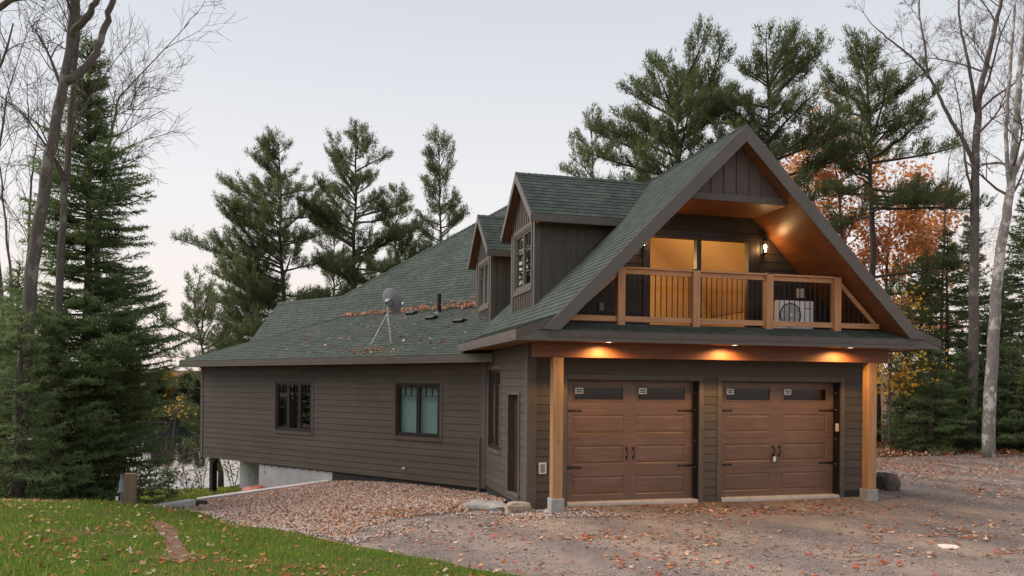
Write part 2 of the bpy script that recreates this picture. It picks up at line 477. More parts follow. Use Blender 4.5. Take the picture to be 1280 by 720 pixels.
def win_casing(mb, fr, a0, a1, z0, z1, w=.09, d0=-.02, d1=.024):
    mb.box(a0-w, a0, d0, d1, z0-w, z1+w, fr); mb.box(a1, a1+w, d0, d1, z0-w, z1+w, fr)
    mb.box(a0, a1, d0, d1, z1, z1+w, fr); mb.box(a0-.02, a1+.02, d0, d1+.012, z0-w, z0-.001, fr)
def win_frame(mb, fr, a0, a1, z0, z1, n, grid=None, fw=.045, sw=.045, mi=0):
    """outer frame, n sashes, prairie bars; returns pane rectangles"""
    mb.box(a0, a0+fw, -.09, .012, z0, z1, fr, mi); mb.box(a1-fw, a1, -.09, .012, z0, z1, fr, mi)
    mb.box(a0+fw, a1-fw, -.09, .012, z1-fw, z1, fr, mi); mb.box(a0+fw, a1-fw, -.09, .016, z0, z0+fw, fr, mi)
    panes = []
    W_ = (a1-a0-2*fw)/n
    for i in range(n):
        x0, x1 = a0+fw+i*W_+.004, a0+fw+(i+1)*W_-.004; y0, y1 = z0+fw+.002, z1-fw-.002
        mb.box(x0, x0+sw, -.07, -.008, y0, y1, fr, mi); mb.box(x1-sw, x1, -.07, -.008, y0, y1, fr, mi)
        mb.box(x0+sw, x1-sw, -.07, -.008, y1-sw, y1, fr, mi); mb.box(x0+sw, x1-sw, -.07, -.008, y0, y0+sw, fr, mi)
        panes.append((x0+sw, x1-sw, y0+sw, y1-sw))
        if grid:
            X0, X1, Y0, Y1 = panes[-1]; gb = .016; yb = Y1-(Y1-Y0)*grid[1]
            mb.box(X0, X1, -.055, -.02, yb, yb+gb, fr, mi)
            for j in range(1, grid[0]):
                xb = X0+(X1-X0)*j/grid[0]
                mb.box(xb-gb/2, xb+gb/2, -.054, -.021, yb+gb, Y1, fr, mi)
    return panes
def pane(fr, r, m, parent, d=-.038, name='window_pane'):
    mb = MB(); mb.box(r[0]-.004, r[1]+.004, d-.004, d, r[2]-.004, r[3]+.004, fr)
    return mb.build(name, m, parent)

FRONT = (Vector((0, 0, 0)), XV, -YV, ZV)                        # a=u, outward -v
SIDE = (Vector((0, 0, 0)), YV, -XV, ZV)                         # a=v, outward -u
WING = (S0, PD, -QD, ZV)                                        # a=p, outward -q
W1_, W2_ = .82, 3.66
doors = [(.80, 3.66), (4.18, 7.04)]
DTOP = 2.45
# --- garage front wall
mb = MB(); ops = [(a, b, -.2, DTOP) for a, b in doors]
wall_boxes(mb, FRONT, 0, 7.73, -.10, 3.15, ops, .22)
lap(mb, FRONT, .17, 7.62, -.08, 3.14, [(a-.1, b+.1, -.2, DTOP+.1) for a, b in doors])
mb.build('garage_wall', M['siding'], house)
for a, b in doors:
    mb = MB()
    mb.box(a-.1, a, -.02, .032, -.08, DTOP+.1, FRONT); mb.box(b, b+.1, -.02, .032, -.08, DTOP+.1, FRONT)
    mb.box(a, b, -.02, .034, DTOP, DTOP+.1, FRONT)
    mb.build('door_casing', M['trim'], house, bevel=.004)
for b_, f_ in (((-.024, .17, -.1, .030, -.09, 3.14), FRONT), ((7.60, 7.755, -.1, .030, .10, 3.14), FRONT), ((.03, .15, -.1, .029, -.09, 3.14), SIDE)):
    mb = MB(); mb.box(*b_, f_); mb.build('corner_board', M['trim'], house, bevel=.005)
for a, b in doors:
    mb = MB()
    mb.box(b-.018, b-.002, -.21, -.002, 0, DTOP-.002, FRONT); mb.box(a+.002, a+.018, -.21, -.002, 0, DTOP-.002, FRONT)
    mb.box(a+.02, b-.02, -.21, -.002, DTOP-.018, DTOP-.002, FRONT)
    for z in (2.2, 1.83, 1.2, .65): mb.box(b-.03, b-.0185, -.13, -.1, z, z+.025, FRONT, 1)
    mb.build('door_jamb', [M['black'], M['steel']], house)

# --- foundation
for a, b in ((0.02, .8), (3.66, 4.18), (7.04, 7.71)): mb = MB(); mb.box(a, b, -.2, -.012, -.5, -.101, FRONT); mb.build('foundation', M['waterproof'], house)
mb = MB(); mb.box(.21, 3.75, -.2, -.012, -.7, -.09, SIDE); mb.build('foundation', M['waterproof'], house)
mb = MB()
mb.box(7.03, 7.73, -.3, .02, -.35, .105, FRONT)
mb.build('foundation', M['waterproof'], house)
for a, b in doors: mb = MB(); mb.box(a+.01, b-.01, -.5, .03, -.30, .004, FRONT); mb.build('door_threshold', M['pale_concrete'], house, bevel=.01)

# --- garage doors
def garage_door(a, b):
    D0 = -.205                                                  # face plane, outward = -v
    mb = MB()
    x0, x1 = a+.02, b-.02; zt = DTOP+.04; hs = (zt - .006)/4
    rows = [(.006+i*hs, .006+(i+1)*hs) for i in range(4)]
    mid = (x0+x1)/2; cols = [(x0+.165, mid-.135), (mid+.135, x1-.165)]
    for i, (z0, z1) in enumerate(rows):
        g = .004
        pz0, pz1 = (z0+.115, z1-.125) if i < 3 else (2.02, 2.325)
        # stiles and rails
        mb.box(x0, cols[0][0], D0-.05, D0, z0+g, z1, FRONT); mb.box(cols[0][1], cols[1][0], D0-.05, D0, z0+g, z1, FRONT)
        mb.box(cols[1][1], x1, D0-.05, D0, z0+g, z1, FRONT)
        for c in cols:
            mb.box(c[0], c[1], D0-.05, D0, z0+g, pz0, FRONT); mb.box(c[0], c[1], D0-.05, D0, pz1, z1, FRONT)
            if i < 3:                                           # bevelled raised long panel
                O = FRONT[0]
                def P(x, d, z): return Vector((x, -d, z))
                q0 = [(c[0], pz0), (c[1], pz0), (c[1], pz1), (c[0], pz1)]
                r = .018; q1 = [(c[0]+r, pz0+r), (c[1]-r, pz0+r), (c[1]-r, pz1-r), (c[0]+r, pz1-r)]
                r2 = .06; q2 = [(c[0]+r2, pz0+r2), (c[1]-r2, pz0+r2), (c[1]-r2, pz1-r2), (c[0]+r2, pz1-r2)]
                for j in range(4):
                    k = (j+1) % 4
                    mb.quad([P(q0[j][0], D0, q0[j][1]), P(q0[k][0], D0, q0[k][1]), P(q1[k][0], D0-.014, q1[k][1]), P(q1[j][0], D0-.014, q1[j][1])])
                    mb.quad([P(q1[j][0], D0-.014, q1[j][1]), P(q1[k][0], D0-.014, q1[k][1]), P(q2[k][0], D0-.004, q2[k][1]), P(q2[j][0], D0-.004, q2[j][1])])
                mb.quad([P(x, D0-.004, z) for x, z in q2])
        mb.box(x0, x1, D0-.05, D0-.006, z0, z0+g, FRONT)
    d = mb.build('garage_door', M['door'], house)
    for c in cols:
        w = MB(); z0, z1 = 2.02, 2.325
        w.box(c[0]+.004, c[0]+.03, D0-.03, D0+.012, z0+.004, z1-.004, FRONT); w.box(c[1]-.03, c[1]-.004, D0-.03, D0+.012, z0+.004, z1-.004, FRONT)
        w.box(c[0]+.03, c[1]-.03, D0-.03, D0+.012, z1-.03, z1-.004, FRONT); w.box(c[0]+.03, c[1]-.03, D0-.03, D0+.012, z0+.004, z0+.03, FRONT)
        w.build('window_frame', M['door'], d)
        pane(FRONT, (c[0]+.03, c[1]-.03, z0+.03, z1-.03), M['door_glass'], d, D0-.012)
        s = MB(); sx, sz = c[0]+.06, z1-.155                    # white sticker with dark printed bars
        s.box(sx, sx+.17, D0-.0115, D0-.009, sz, sz+.115, FRONT)
        for k, (u0, u1, v0, v1) in enumerate(((.02, .15, .065, .09), (.02, .15, .022, .047))):
            s.box(sx+u0, sx+u1, D0-.0088, D0-.0082, sz+v0, sz+v1, FRONT, 1)
        s.build('sticker', [M['white'], M['black']], d)
    for sg in (-1, 1):
        h = MB(); hx = mid+sg*.075
        h.box(hx-.018, hx+.018, D0, D0+.006, .83, .90, FRONT); h.box(hx-.018, hx+.018, D0, D0+.006, 1.02, 1.09, FRONT)
        h.tube([(hx, -D0-.006, .86), (hx, -D0-.045, .885), (hx, -D0-.052, .96), (hx, -D0-.045, 1.035), (hx, -D0-.006, 1.06)], .010, 8)
        h.build('handle', M['black'], d)
        for z in (.685, 1.825):
            k = MB(); e0, e1 = (x0, x0+.37) if sg < 0 else (x1-.37, x1)
            O = Vector((0, 0, 0)); tip = e1 if sg < 0 else e0; root = e0 if sg < 0 else e1; L = (tip-root)
            pts = [(root, -.028), (root+L*.82, -.014), (root+L*.88, -.028), (tip, 0), (root+L*.88, .028), (root+L*.82, .014), (root, .028)]
            k.prism([Vector((x, -D0-.0005, z+dz)) for x, dz in pts], (0, -.007, 0))
            k.build('strap_hinge', M['black'], d)
    return d
for a, b in doors: garage_door(a, b)

# --- side wall, narrow door and tall window
so = [(2.22, 3.42, .86, 2.69), (.62, 1.47, .06, 2.13)]
mb = MB(); wall_boxes(mb, SIDE, .225, 11, -.08, 3.15, so, .15)
lap(mb, SIDE, .15, 3.80, -.075, 3.14, [(so[0][0]-.09, so[0][1]+.09, so[0][2]-.09, so[0][3]+.09), (so[1][0]-.09, so[1][1]+.09, -.08, so[1][3]+.06)])
mb.build('garage_wall', M['siding'], house)
mb = MB(); mb.box(7.57, 7.729, .225, 11, .1, 3.12); mb.box(.16, 7.569, 10.85, 11, .1, 3.12); mb.build('garage_wall', M['siding'], house)
mb = MB(); win_frame_p = win_frame(mb, SIDE, *so[0], 2, (3, .16))
f = mb.build('window', M['dark_frame'], house)
for r in win_frame_p: pane(SIDE, r, M['low_e'], f)
mb = MB(); win_casing(mb, SIDE, *so[0]); mb.build('casing', M['trim'], f, bevel=.003)
mb = MB()
mb.box(so[1][0]+.002, so[1][1]-.002, -.13, -.09, .10, so[1][3]-.03, SIDE)
for z0, z1 in ((.25, .95), (1.1, 1.95)): mb.box(so[1][0]+.13, so[1][1]-.13, -.09, -.082, z0, z1, SIDE)
d = mb.build('entry_door', M['dark_frame'], house)
mb = MB(); mb.tube([(.082, .72, 1.05), (.04, .72, 1.05), (.035, .80, 1.05)], .011); mb.build('handle', M['steel'], d)
mb = MB(); a0, a1, z0, z1 = so[1]
mb.box(a0-.09, a0, -.02, .034, -.07, z1+.06, SIDE); mb.box(a1, a1+.09, -.02, .034, -.07, z1+.06, SIDE); mb.box(a0, a1, -.02, .034, z1, z1+.06, SIDE)
mb.box(a0, a1, -.1, .05, .03, .075, SIDE); mb.box(a0, a1, 0, .03, -.07, .03, SIDE)
mb.build('casing', M['trim'], d, bevel=.003)
mb = MB(); mb.box(3.80, 4.04, .10, .16, -.4, 1.07, SIDE)
mb.build('corner_board', M['trim'], house, bevel=.004)

# --- porch beam, posts, soffit, fascia
mb = MB(); mb.box(-.06, 7.73, -.65, -.46, 2.86, 3.142)
mb.build('porch_beam', M['beam'], house, bevel=.006)
for u in (.31, 7.24):
    mb = MB(); mb.box(u, u+.2, -.655, -.455, .20, 2.858)
    p = mb.build('porch_post', M['cedar_post'], house, bevel=.008)
    mb = MB(); g = -.12
    mb.prism([Vector((u-.03, -.685, g)), Vector((u+.23, -.685, g)), Vector((u+.23, -.425, g)), Vector((u-.03, -.425, g))], (0, 0, .32))
    mb.build('concrete_base', M['concrete'], p, bevel=.015)
mb = MB(); mb.box(-.58, 8.30, -1.37, 0, 3.142, 3.165); mb.box(-.58, 0, 0, 4.8, 3.142, 3.165); mb.box(7.76, 8.30, 0, 11, 3.142, 3.165)
mb.build('soffit', M['soffit'], house)
mb = MB(); mb.box(-.61, 8.33, -1.41, -1.37, 3.125, 3.31)
mb.box(-.615, -.58, -1.37, 4.86, 3.125, 3.31); mb.box(8.30, 8.335, -1.37, 11, 3.125, 3.31)
mb.build('fascia', M['fascia'], house, bevel=.004)
for u in (1.25, 3.85, 6.45):
    mb = MB(); mb.lathe((u, -1.08, 3.142), (0, 0, -1), [(.085, 0), (.085, .006), (.062, .008), (.06, .001)], 20)
    l = mb.build('recessed_light', M['white'], house)
    mb = MB(); mb.lathe((u, -1.08, 3.140), (0, 0, -1), [(.060, 0), (.03, .004), (.0001, .005)], 20); mb.build('lamp_lens', M['lens'], l)
for u, ll in ((.245, 0),):
    mb = MB(); z0 = .60                                         # white framed outlet cover
    mb.box(.225, .375, .018, .04, z0, z0+.22, FRONT); mb.box(.255, .345, .04, .047, z0+.03, z0+.19, FRONT, 1)
    mb.build('outlet_cover', [M['white'], M['dish']], house)
mb = MB(); mb.box(6.955, 7.025, -.05, -.008, 1.38, 1.55, (Vector((0.0, 0, 0)), XV, -YV, ZV)); mb.build('keypad', M['tan_plastic'], house, bevel=.006)

# --- main gable roof of the garage
APX, AZ = 3.85, 7.31
VB = 11.2
mb = MB()
roof(mb, [(-.62, -1.42, 3.315), (.14, -1.42, 3.595), (.14, VB, 3.595), (-.62, VB, 3.315)], .16)
roof(mb, [(.14, -1.42, 3.60), (APX, -1.42, AZ), (APX, VB, AZ), (.14, VB, 3.60)], .28)
mb.build('roof', ROOFM, house)
mb = MB()
roof(mb, [(8.34, -1.42, 3.315), (8.34, VB, 3.315), (7.56, VB, 3.595), (7.56, -1.42, 3.595)], .16)
roof(mb, [(7.56, -1.42, 3.60), (7.56, VB, 3.60), (APX, VB, AZ), (APX, -1.42, AZ)], .28)
ro = mb.build('roof', ROOFM, house)
mb = MB(); ridge(mb, (APX, -1.43, AZ), (APX, VB, AZ), (-1, 0, -1), (1, 0, -1)); mb.build('ridge_cap', M['shingle'], ro)
# back gable
mb = MB(); mb.prism([Vector((.3, VB-.4, 3.4)), Vector((7.4, VB-.4, 3.4)), Vector((APX, VB-.4, AZ-.3))], (0, .1, 0)); mb.build('gable_wall', M['batten'], house)
# rake boards
for sg in (-1, 1):
    def X(d): return APX + sg*d
    e = 4.0 if sg < 0 else 4.06
    mb = MB(); th = .335; sl = (AZ - 3.315)/e
    mb.prism([Vector((X(0), -1.46, AZ+.0)), Vector((X(e), -1.46, 3.315)), Vector((X(e-th/sl), -1.46, 3.315)), Vector((X(0), -1.46, AZ-th))], (0, .038, 0))
    mb.build('rake_board', M['fascia'], house, bevel=.004, recalc=True)
# porch front skirt roof
mb = MB(); roof(mb, [(.02, -1.425, 3.318), (7.68, -1.425, 3.318), (7.5, -1.0, 3.485), (.2, -1.0, 3.485)], .12)
mb.build('skirt_roof', ROOFM, house)

# --- balcony
BW = .15
BACK = (Vector((0, BW, 0)), XV, -YV, ZV)
mb = MB(); mb.box(.35, 7.35, -1.0, BW+.1, 3.30, 3.47); mb.build('balcony_floor', M['plank'], house)
zc = 5.93
def lo(z): return APX - (AZ-.30-z) - .05
def hi(z): return APX + (AZ-.30-z) + .05
pd_ = (2.55, 5.02, 3.47, 5.46)
mb = MB()
for a, b, z0, z1 in ((lo(3.47), pd_[0], 3.47, 5.46), (pd_[1], hi(3.47), 3.47, 5.46)):
    pass
def poly_wall(mb, pts): mb.prism([Vector((x, BW, z)) for x, z in pts], (0, .12, 0))
poly_wall(mb, [(lo(3.47), 3.47), (pd_[0], 3.47), (pd_[0], lo and 3.47+pd_[0]-lo(3.47))])
poly_wall(mb, [(pd_[1], 3.47), (hi(3.47), 3.47), (pd_[1], 3.47+hi(3.47)-pd_[1])])
poly_wall(mb, [(pd_[0], 5.46), (pd_[1], 5.46), (pd_[1], 3.47+hi(3.47)-pd_[1]), (APX+1.05, zc+.05), (APX-1.05, zc+.05), (pd_[0], 5.47)])
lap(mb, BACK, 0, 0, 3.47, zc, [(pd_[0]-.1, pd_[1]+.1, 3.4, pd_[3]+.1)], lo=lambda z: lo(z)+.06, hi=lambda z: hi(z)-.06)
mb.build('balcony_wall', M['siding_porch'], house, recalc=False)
mb = MB(); mb.box(APX-1.12, APX+1.12, -1.05, BW-.005, zc-.02, zc+.03); mb.build('balcony_ceiling', M['soffit'], house)
# gable panel with battens and bottom trim
mb = MB(); v0 = -1.12
mb.prism([Vector((APX-1.1, v0, 5.91)), Vector((APX+1.1, v0, 5.91)), Vector((APX, v0, AZ-.29))], (0, .06, 0))
for k in range(-4, 5):
    x = APX + k*.27 - .02; h = AZ-.31-max(abs(x-APX), abs(x+.04-APX))
    if h > 6.1: mb.box(x, x+.04, v0-.022, v0-.001, 6.04, h)
mb.build('gable_panel', M['batten'], house)
mb = MB(); mb.box(APX-1.02, APX+1.02, v0-.035, v0-.001, 5.90, 6.035); mb.build('gable_trim', M['trim'], house, bevel=.004)
# patio door
mb = MB(); a0, a1, z0, z1 = pd_
win_fr = [(a0+.06, 3.66, z0+.08, z1-.06), (3.76, 4.86, z0+.08, z1-.06)]
mb.box(a0, a0+.06, -.12, .03, z0, z1, BACK); mb.box(4.86, a1, -.12, .03, z0, z1, BACK)
mb.box(a0+.06, 4.86, -.12, .03, z1-.06, z1, BACK); mb.box(a0+.06, 4.86, -.12, .03, z0, z0+.08, BACK); mb.box(3.66, 3.76, -.12, .03, z0+.08, z1-.06, BACK)
pdo = mb.build('patio_door', M['dark_frame'], house, bevel=.003)
for r in win_fr: pane(BACK, r, M['patio_glass'], pdo, -.05, 'glass_panel')
mb = MB(); mb.box(a0-.1, a0, -.02, .036, z0, z1+.1, BACK); mb.box(a1, a1+.1, -.02, .036, z0, z1+.1, BACK); mb.box(a0, a1, -.02, .036, z1, z1+.1, BACK)
mb.build('casing', M['dark_frame'], pdo, bevel=.003)
mb = MB(); mb.box(3.69, 3.72, .03, .06, z0+.9, z0+1.15, BACK); mb.build('handle', M['steel'], pdo)
# lit room behind it
mb = MB(); r0, r1 = .30, 4.6
mb.box(1.2, 6.5, r0, r1, 3.40, 3.46, None, 1)
mb.box(1.2, 6.5, r1, r1+.05, 3.46, 6.9)
mb.box(1.15, 1.2, r0, r1, 3.46, 4.22); mb.box(6.5, 6.55, r0, r1, 3.46, 4.22)
mb.prism([Vector((1.15, r0, 4.25)), Vector((APX, r0, 6.94)), Vector((6.55, r0, 4.25)), Vector((6.55, r0, 4.31)), Vector((APX, r0, 7.0)), Vector((1.15, r0, 4.31))], (0, r1-r0, 0))
mb.build('interior_room', [M['int_wall'], M['int_floor']], house, recalc=True)
mb = MB(); mb.lathe((3.2, 2.2, 5.55), (0, 0, -1), [(.001, 0), (.13, .02), (.16, .09), (.12, .16), (.001, .18)], 20)
pl = mb.build('pendant_lamp', M['lens'], house)
mb = MB(); mb.tube([(3.2, 2.2, 5.55), (3.2, 2.2, 6.3)], .008, 6); mb.build('cord', M['black'], pl)
# wall lamps
for u in (5.20, 2.43):
    mb = MB(); w = BW
    mb.box(u-.05, u+.05, w-.025, w, 5.12, 5.42)
    mb.tube([(u, w-.02, 5.16), (u, w-.10, 5.14), (u, w-.12, 5.16)], .012, 8)
    mb.lathe((u, w-.12, 5.15), (0, 0, 1), [(.001, 0), (.05, .004), (.055, .02), (.03, .035)], 16)
    mb.lathe((u, w-.12, 5.42), (0, 0, 1), [(.065, 0), (.06, .025), (.02, .06), (.001, .065)], 16)
    for k in range(4):
        a = R(45+90*k); mb.tube([(u+.05*math.cos(a), w-.12+.05*math.sin(a), 5.165), (u+.058*math.cos(a), w-.12+.058*math.sin(a), 5.425)], .004, 5)
    l = mb.build('wall_lamp', M['black'], house)
    mb = MB(); mb.lathe((u, w-.12, 5.19), (0, 0, 1), [(.014, 0), (.016, .05), (.03, .10), (.028, .145), (.001, .165)], 14)
    mb.build('bulb', M['bulb'], l)
mb = MB(); mb.box(1.50, 1.60, .02, .045, 3.85, 4.0, BACK); mb.build('outlet_cover', M['dish'], house)
mb = MB(); mb.box(6.03, 6.19, .02, .06, 4.26, 4.46, BACK); mb.build('outlet_cover', M['white'], house)
# railing
RV = -.98
posts = [1.51, 3.05, 4.63, 6.18]
for x in posts:
    mb = MB(); mb.box(x-.075, x+.075, RV-.075, RV+.075, 3.46, 4.555)
    p = mb.build('railing_post', M['cedar_rail_post'], house, bevel=.005)
    mb = MB(); mb.box(x-.05, x+.05, RV-.05, RV+.05, 4.556, 4.572)
    mb.prism([Vector((x-.05, RV-.05, 4.572)), Vector((x+.05, RV-.05, 4.572)), Vector((x+.05, RV+.05, 4.572)), Vector((x-.05, RV+.05, 4.572))], (0, 0, .012)); mb.build('post_cap', M['black'], p)
spans = list(zip(posts, posts[1:]))
bal = []
for a, b in spans:
    mb = MB(); a += .076; b -= .076
    mb.box(a, b, RV-.07, RV+.07, 4.525, 4.562); mb.box(a, b, RV-.02, RV+.02, 4.435, 4.5245)
    mb.build('top_rail', M['cedar_rail'], house, bevel=.004)
    mb = MB(); mb.box(a, b, RV-.02, RV+.02, 3.535, 3.64)
    r_ = mb.build('bottom_rail', M['cedar_rail'], house, bevel=.004)
    n = round((b-a)/.113)
    for k in range(n):
        x = a + (k+.5)*(b-a)/n; m2 = MB(); m2.tube([(x, RV, 3.641), (x, RV, 4.434)], .0095, 6); m2.build('baluster', M['black'], r_)
for sg, x0, xe in ((-1, posts[0]-.076, .42), (1, posts[-1]+.076, 7.2)):
    mb = MB(); mb.box(min(x0, xe), max(x0, xe), RV-.02, RV+.02, 3.535, 3.64)
    r_ = mb.build('bottom_rail', M['cedar_rail'], house, bevel=.004); mb = MB()
    zt = 4.50; L = abs(x0-xe)
    dx = sg*(L-.06); sl = (zt-3.66)/(L-.06)
    mb.prism([Vector((x0, RV-.02, zt)), Vector((x0+dx, RV-.02, 3.645)), Vector((x0+dx-sg*.12, RV-.02, 3.645)), Vector((x0, RV-.02, zt-.12))], (0, .04, 0))
    mb.build('sloping_rail', M['cedar_rail'], house, recalc=True)
    k = 1
    while k*.115 < L-.2:
        h = zt-.12 - sl*k*.115
        if h > 3.70: m2 = MB(); m2.tube([(x0+sg*k*.115, RV, 3.641), (x0+sg*k*.115, RV, h)], .0095, 6); m2.build('baluster', M['black'], r_)
        k += 1

# --- dormers
def dormer(c, half, zr, ze, wv, wz):
    uf = .60; ur = .42; he = half+.36
    FA = (Vector((uf, 0, 0)), YV, -XV, ZV)
    mb = MB()
    # front wall round the window
    slp = (zr-.18-ze)/he
    def top(v): return zr-.20 - slp*abs(v-c) 
    b0 = 3.85
    mb.box(uf, uf+.1, c-half, wv[0], b0, ze-.02); mb.box(uf, uf+.1, wv[1], c+half, b0, ze-.02)
    mb.box(uf, uf+.1, wv[0], wv[1], b0, wz[0]); mb.box(uf, uf+.1, wv[0], wv[1], wz[1], ze-.02)
    mb.prism([Vector((uf, c-half, ze-.02)), Vector((uf, c+half, ze-.02)), Vector((uf, c+half, top(c+half))), Vector((uf, c, top(c))), Vector((uf, c-half, top(c-half)))], (.1, 0, 0))
    ue = ze-3.2
    mb.box(uf+.1, ue+.3, c-half, c-half+.1, 3.9, ze-.0); mb.box(uf+.1, ue+.3, c+half-.1, c+half, 3.9, ze-.0)
    v = c-half+.20                                              # narrow face battens
    while v < c+half-.12:
        t_ = top(v)-.03
        if wv[0]-.1 < v < wv[1]+.07:
            mb.box(uf-.02, uf-.001, v, v+.04, b0, wz[0]-.10); mb.box(uf-.02, uf-.001, v, v+.04, wz[1]+.1, t_)
        else: mb.box(uf-.02, uf-.001, v, v+.04, b0, t_)
        v += .165
    u = uf+.34
    while u < ue+.2:
        for s_, w0, w1 in ((-1, c-half-.022, c-half-.001), (1, c+half+.001, c+half+.022)): mb.box(u, u+.04, w0, w1, 3.9, ze-.1)
        u += .30
    d = mb.build('dormer', M['batten'], house, recalc=True)
    mb = MB()
    for v0, v1 in ((c-half-.026, c-half+.10), (c+half-.10, c+half+.026)): mb.box(uf-.028, uf+.12, v0, v1, b0, ze-.04)
    mb.box(uf-.026, uf-.001, wv[0]-.09, wv[1]+.09, wz[1], wz[1]+.1)
    mb.box(uf-.034, uf-.001, wv[0]-.09, wv[1]+.09, wz[0]-.1, wz[0])
    mb.box(uf-.026, uf-.001, wv[0]-.09, wv[0], wz[0], wz[1]); mb.box(uf-.026, uf-.001, wv[1], wv[1]+.09, wz[0], wz[1])
    mb.build('corner_trim', M['trim'], d, bevel=.004)
    mb = MB(); panes = win_frame(mb, FA, wv[0], wv[1], wz[0], wz[1], 2, (2, .30))
    mb.build('window_frame', M['trim'], d)
    for r in panes: pane(FA, r, M['low_e'], d)
    mb = MB(); uR = zr-3.45+.25
    for s_ in (-1, 1):
        roof(mb, [(ur, c, zr), (uR, c, zr), (ze-3.45+.35, c+s_*he, ze), (ur, c+s_*he, ze)], .13)
    rf = mb.build('dormer_roof', ROOFM, d)
    mb = MB(); sl = (zr-ze)/he; q = Vector((0, 1, -sl)); ridge(mb, (ur-.02, c, zr), (uR-.2, c, zr), (0, 1, -sl), (0, -1, -sl), .13); mb.build('ridge_cap', M['shingle'], d)
    for s_ in (-1, 1):
        mb = MB()
        mb.prism([Vector((ur-.03, c, zr-.01)), Vector((ur-.03, c+s_*he, ze-.01)), Vector((ur-.03, c+s_*he, ze-.19)), Vector((ur-.03, c, zr-.20))], (.028, 0, 0)); mb.build('rake_board', M['fascia'], d, recalc=True)
        mb = MB(); mb.box(ur, ze-3.45+.3, c+s_*he-.012, c+s_*he+.018, ze-.17, ze-.005); mb.build('fascia', M['fascia'], d, bevel=.003)
        mb = MB(); mb.box(uf, ze-3.45+.2, min(c+s_*half, c+s_*(he-.013)), max(c+s_*half, c+s_*(he-.013)), ze-.15, ze-.135); mb.build('soffit', M['soffit'], d)
dormer(2.65, 1.0, 7.19, 5.99, (1.93, 3.37), (4.53, 5.86))
dormer(6.86, .95, 7.10, 5.93, (6.22, 7.46), (4.53, 5.77))

# ================================================================== wing
wo = [(6.60, 8.33, .90, 2.40), (1.51, 3.10, .97, 2.36)]
PE = 12.46
mb = MB(); wall_boxes(mb, WING, -.02, PE, -.17, 2.92, wo, .15)
lap(mb, WING, .14, PE-.1, -.165, 2.90, [(a-.09, b+.09, c-.09, d+.09) for a, b, c, d in wo])
END = (S0 + PD*PE, QD, PD, ZV)
wall_boxes(mb, END, .15, 8.5, -.17, 2.92, [], .15); lap(mb, END, .1, 8.5, -.165, 2.9)
mb.box(.15, PE-.15, .15, 8.4, -.165, -.05, (S0, PD, QD, ZV)); mb.box(-2, PE-.15, 8.4, 8.5, -.165, 2.9, (S0, PD, QD, ZV))
mb.build('wing_wall', M['siding'], house)
mb = MB(); mb.box(PE-.1, PE+.026, -.1, .028, -.17, 2.9, WING); mb.box(.0, .14, -.02, .028, -.17, 2.9, WING); mb.build('corner_board', M['trim'], house, bevel=.004)
mb = MB(); mb.box(-.02, 5.69, -.3, -.02, -1.2, -.172, WING); mb.build('foundation', M['waterproof'], house)
mb = MB(); mb.box(5.695, 9.22, -.33, -.03, -2.0, -.20, WING)
for k in range(9): mb.box(5.95+k*.37, 5.99+k*.37, -.03, -.022, -.245, -.20, WING, 1)
for a, z in ((8.9, -.45), (7.6, -.95)): mb.box(a, a+.045, -.03, -.022, z, z+.045, WING, 1)
mb.box(9.21, 12.2, -1.6, -1.3, -2.2, -.19, WING); mb.box(9.20, 9.5, -1.3, -.34, -2.2, -.19, WING)
mb.box(11.6, 11.64, -1.299, -1.29, -.9, -.86, WING, 1); mb.box(11.6, 11.64, -1.299, -1.29, -.25, -.21, WING, 1)
mb.build('foundation_wall', [M['foundation_concrete'], M['black']], house)
mb = MB(); mb.box(12.18, 12.36, -.42, -.24, -2.1, -.172, WING)
mb.prism([WING[0]+WING[1]*12.18+WING[2]*-.25+ZV*-.18, WING[0]+WING[1]*11.98+WING[2]*-.25+ZV*-.18, WING[0]+WING[1]*12.18+WING[2]*-.25+ZV*-.45], WING[2]*-.15)
mb.build('support_post', M['black'], house, recalc=True)
for (a, b, c, d), n, g, m_ in ((wo[0], 3, (3, .2), 'glass'), (wo[1], 2, (3, .2), 'glass')):
    mb = MB(); ps = win_frame(mb, WING, a, b, c, d, n, g, .05, .05)
    f = mb.build('window', M['dark_frame'], house)
    for r in ps: pane(WING, r, M[m_], f)
    mb = MB(); win_casing(mb, WING, a, b, c, d); mb.build('casing', M['siding'], f, bevel=.003)
    if n == 2:
        mb = MB(); mb.box(a+.03, b-.03, -.135, -.125, c+.03, d-.03, WING); mb.build('blind', M['blind'], f)
    else:
        for r in ps[1:]:
            mb = MB(); mb.box(r[0]-.03, r[1]+.02, -.16, -.15, c+.03, d-.03, WING); mb.build('curtain', M['black'], f)
mb = MB(); mb.lathe(wg(2.76, -.02, .13), -QD, [(.035, 0), (.035, .02), (.012, .022), (.012, .07), (.02, .075), (.001, .08)], 12); mb.build('tap', M['white'], house)
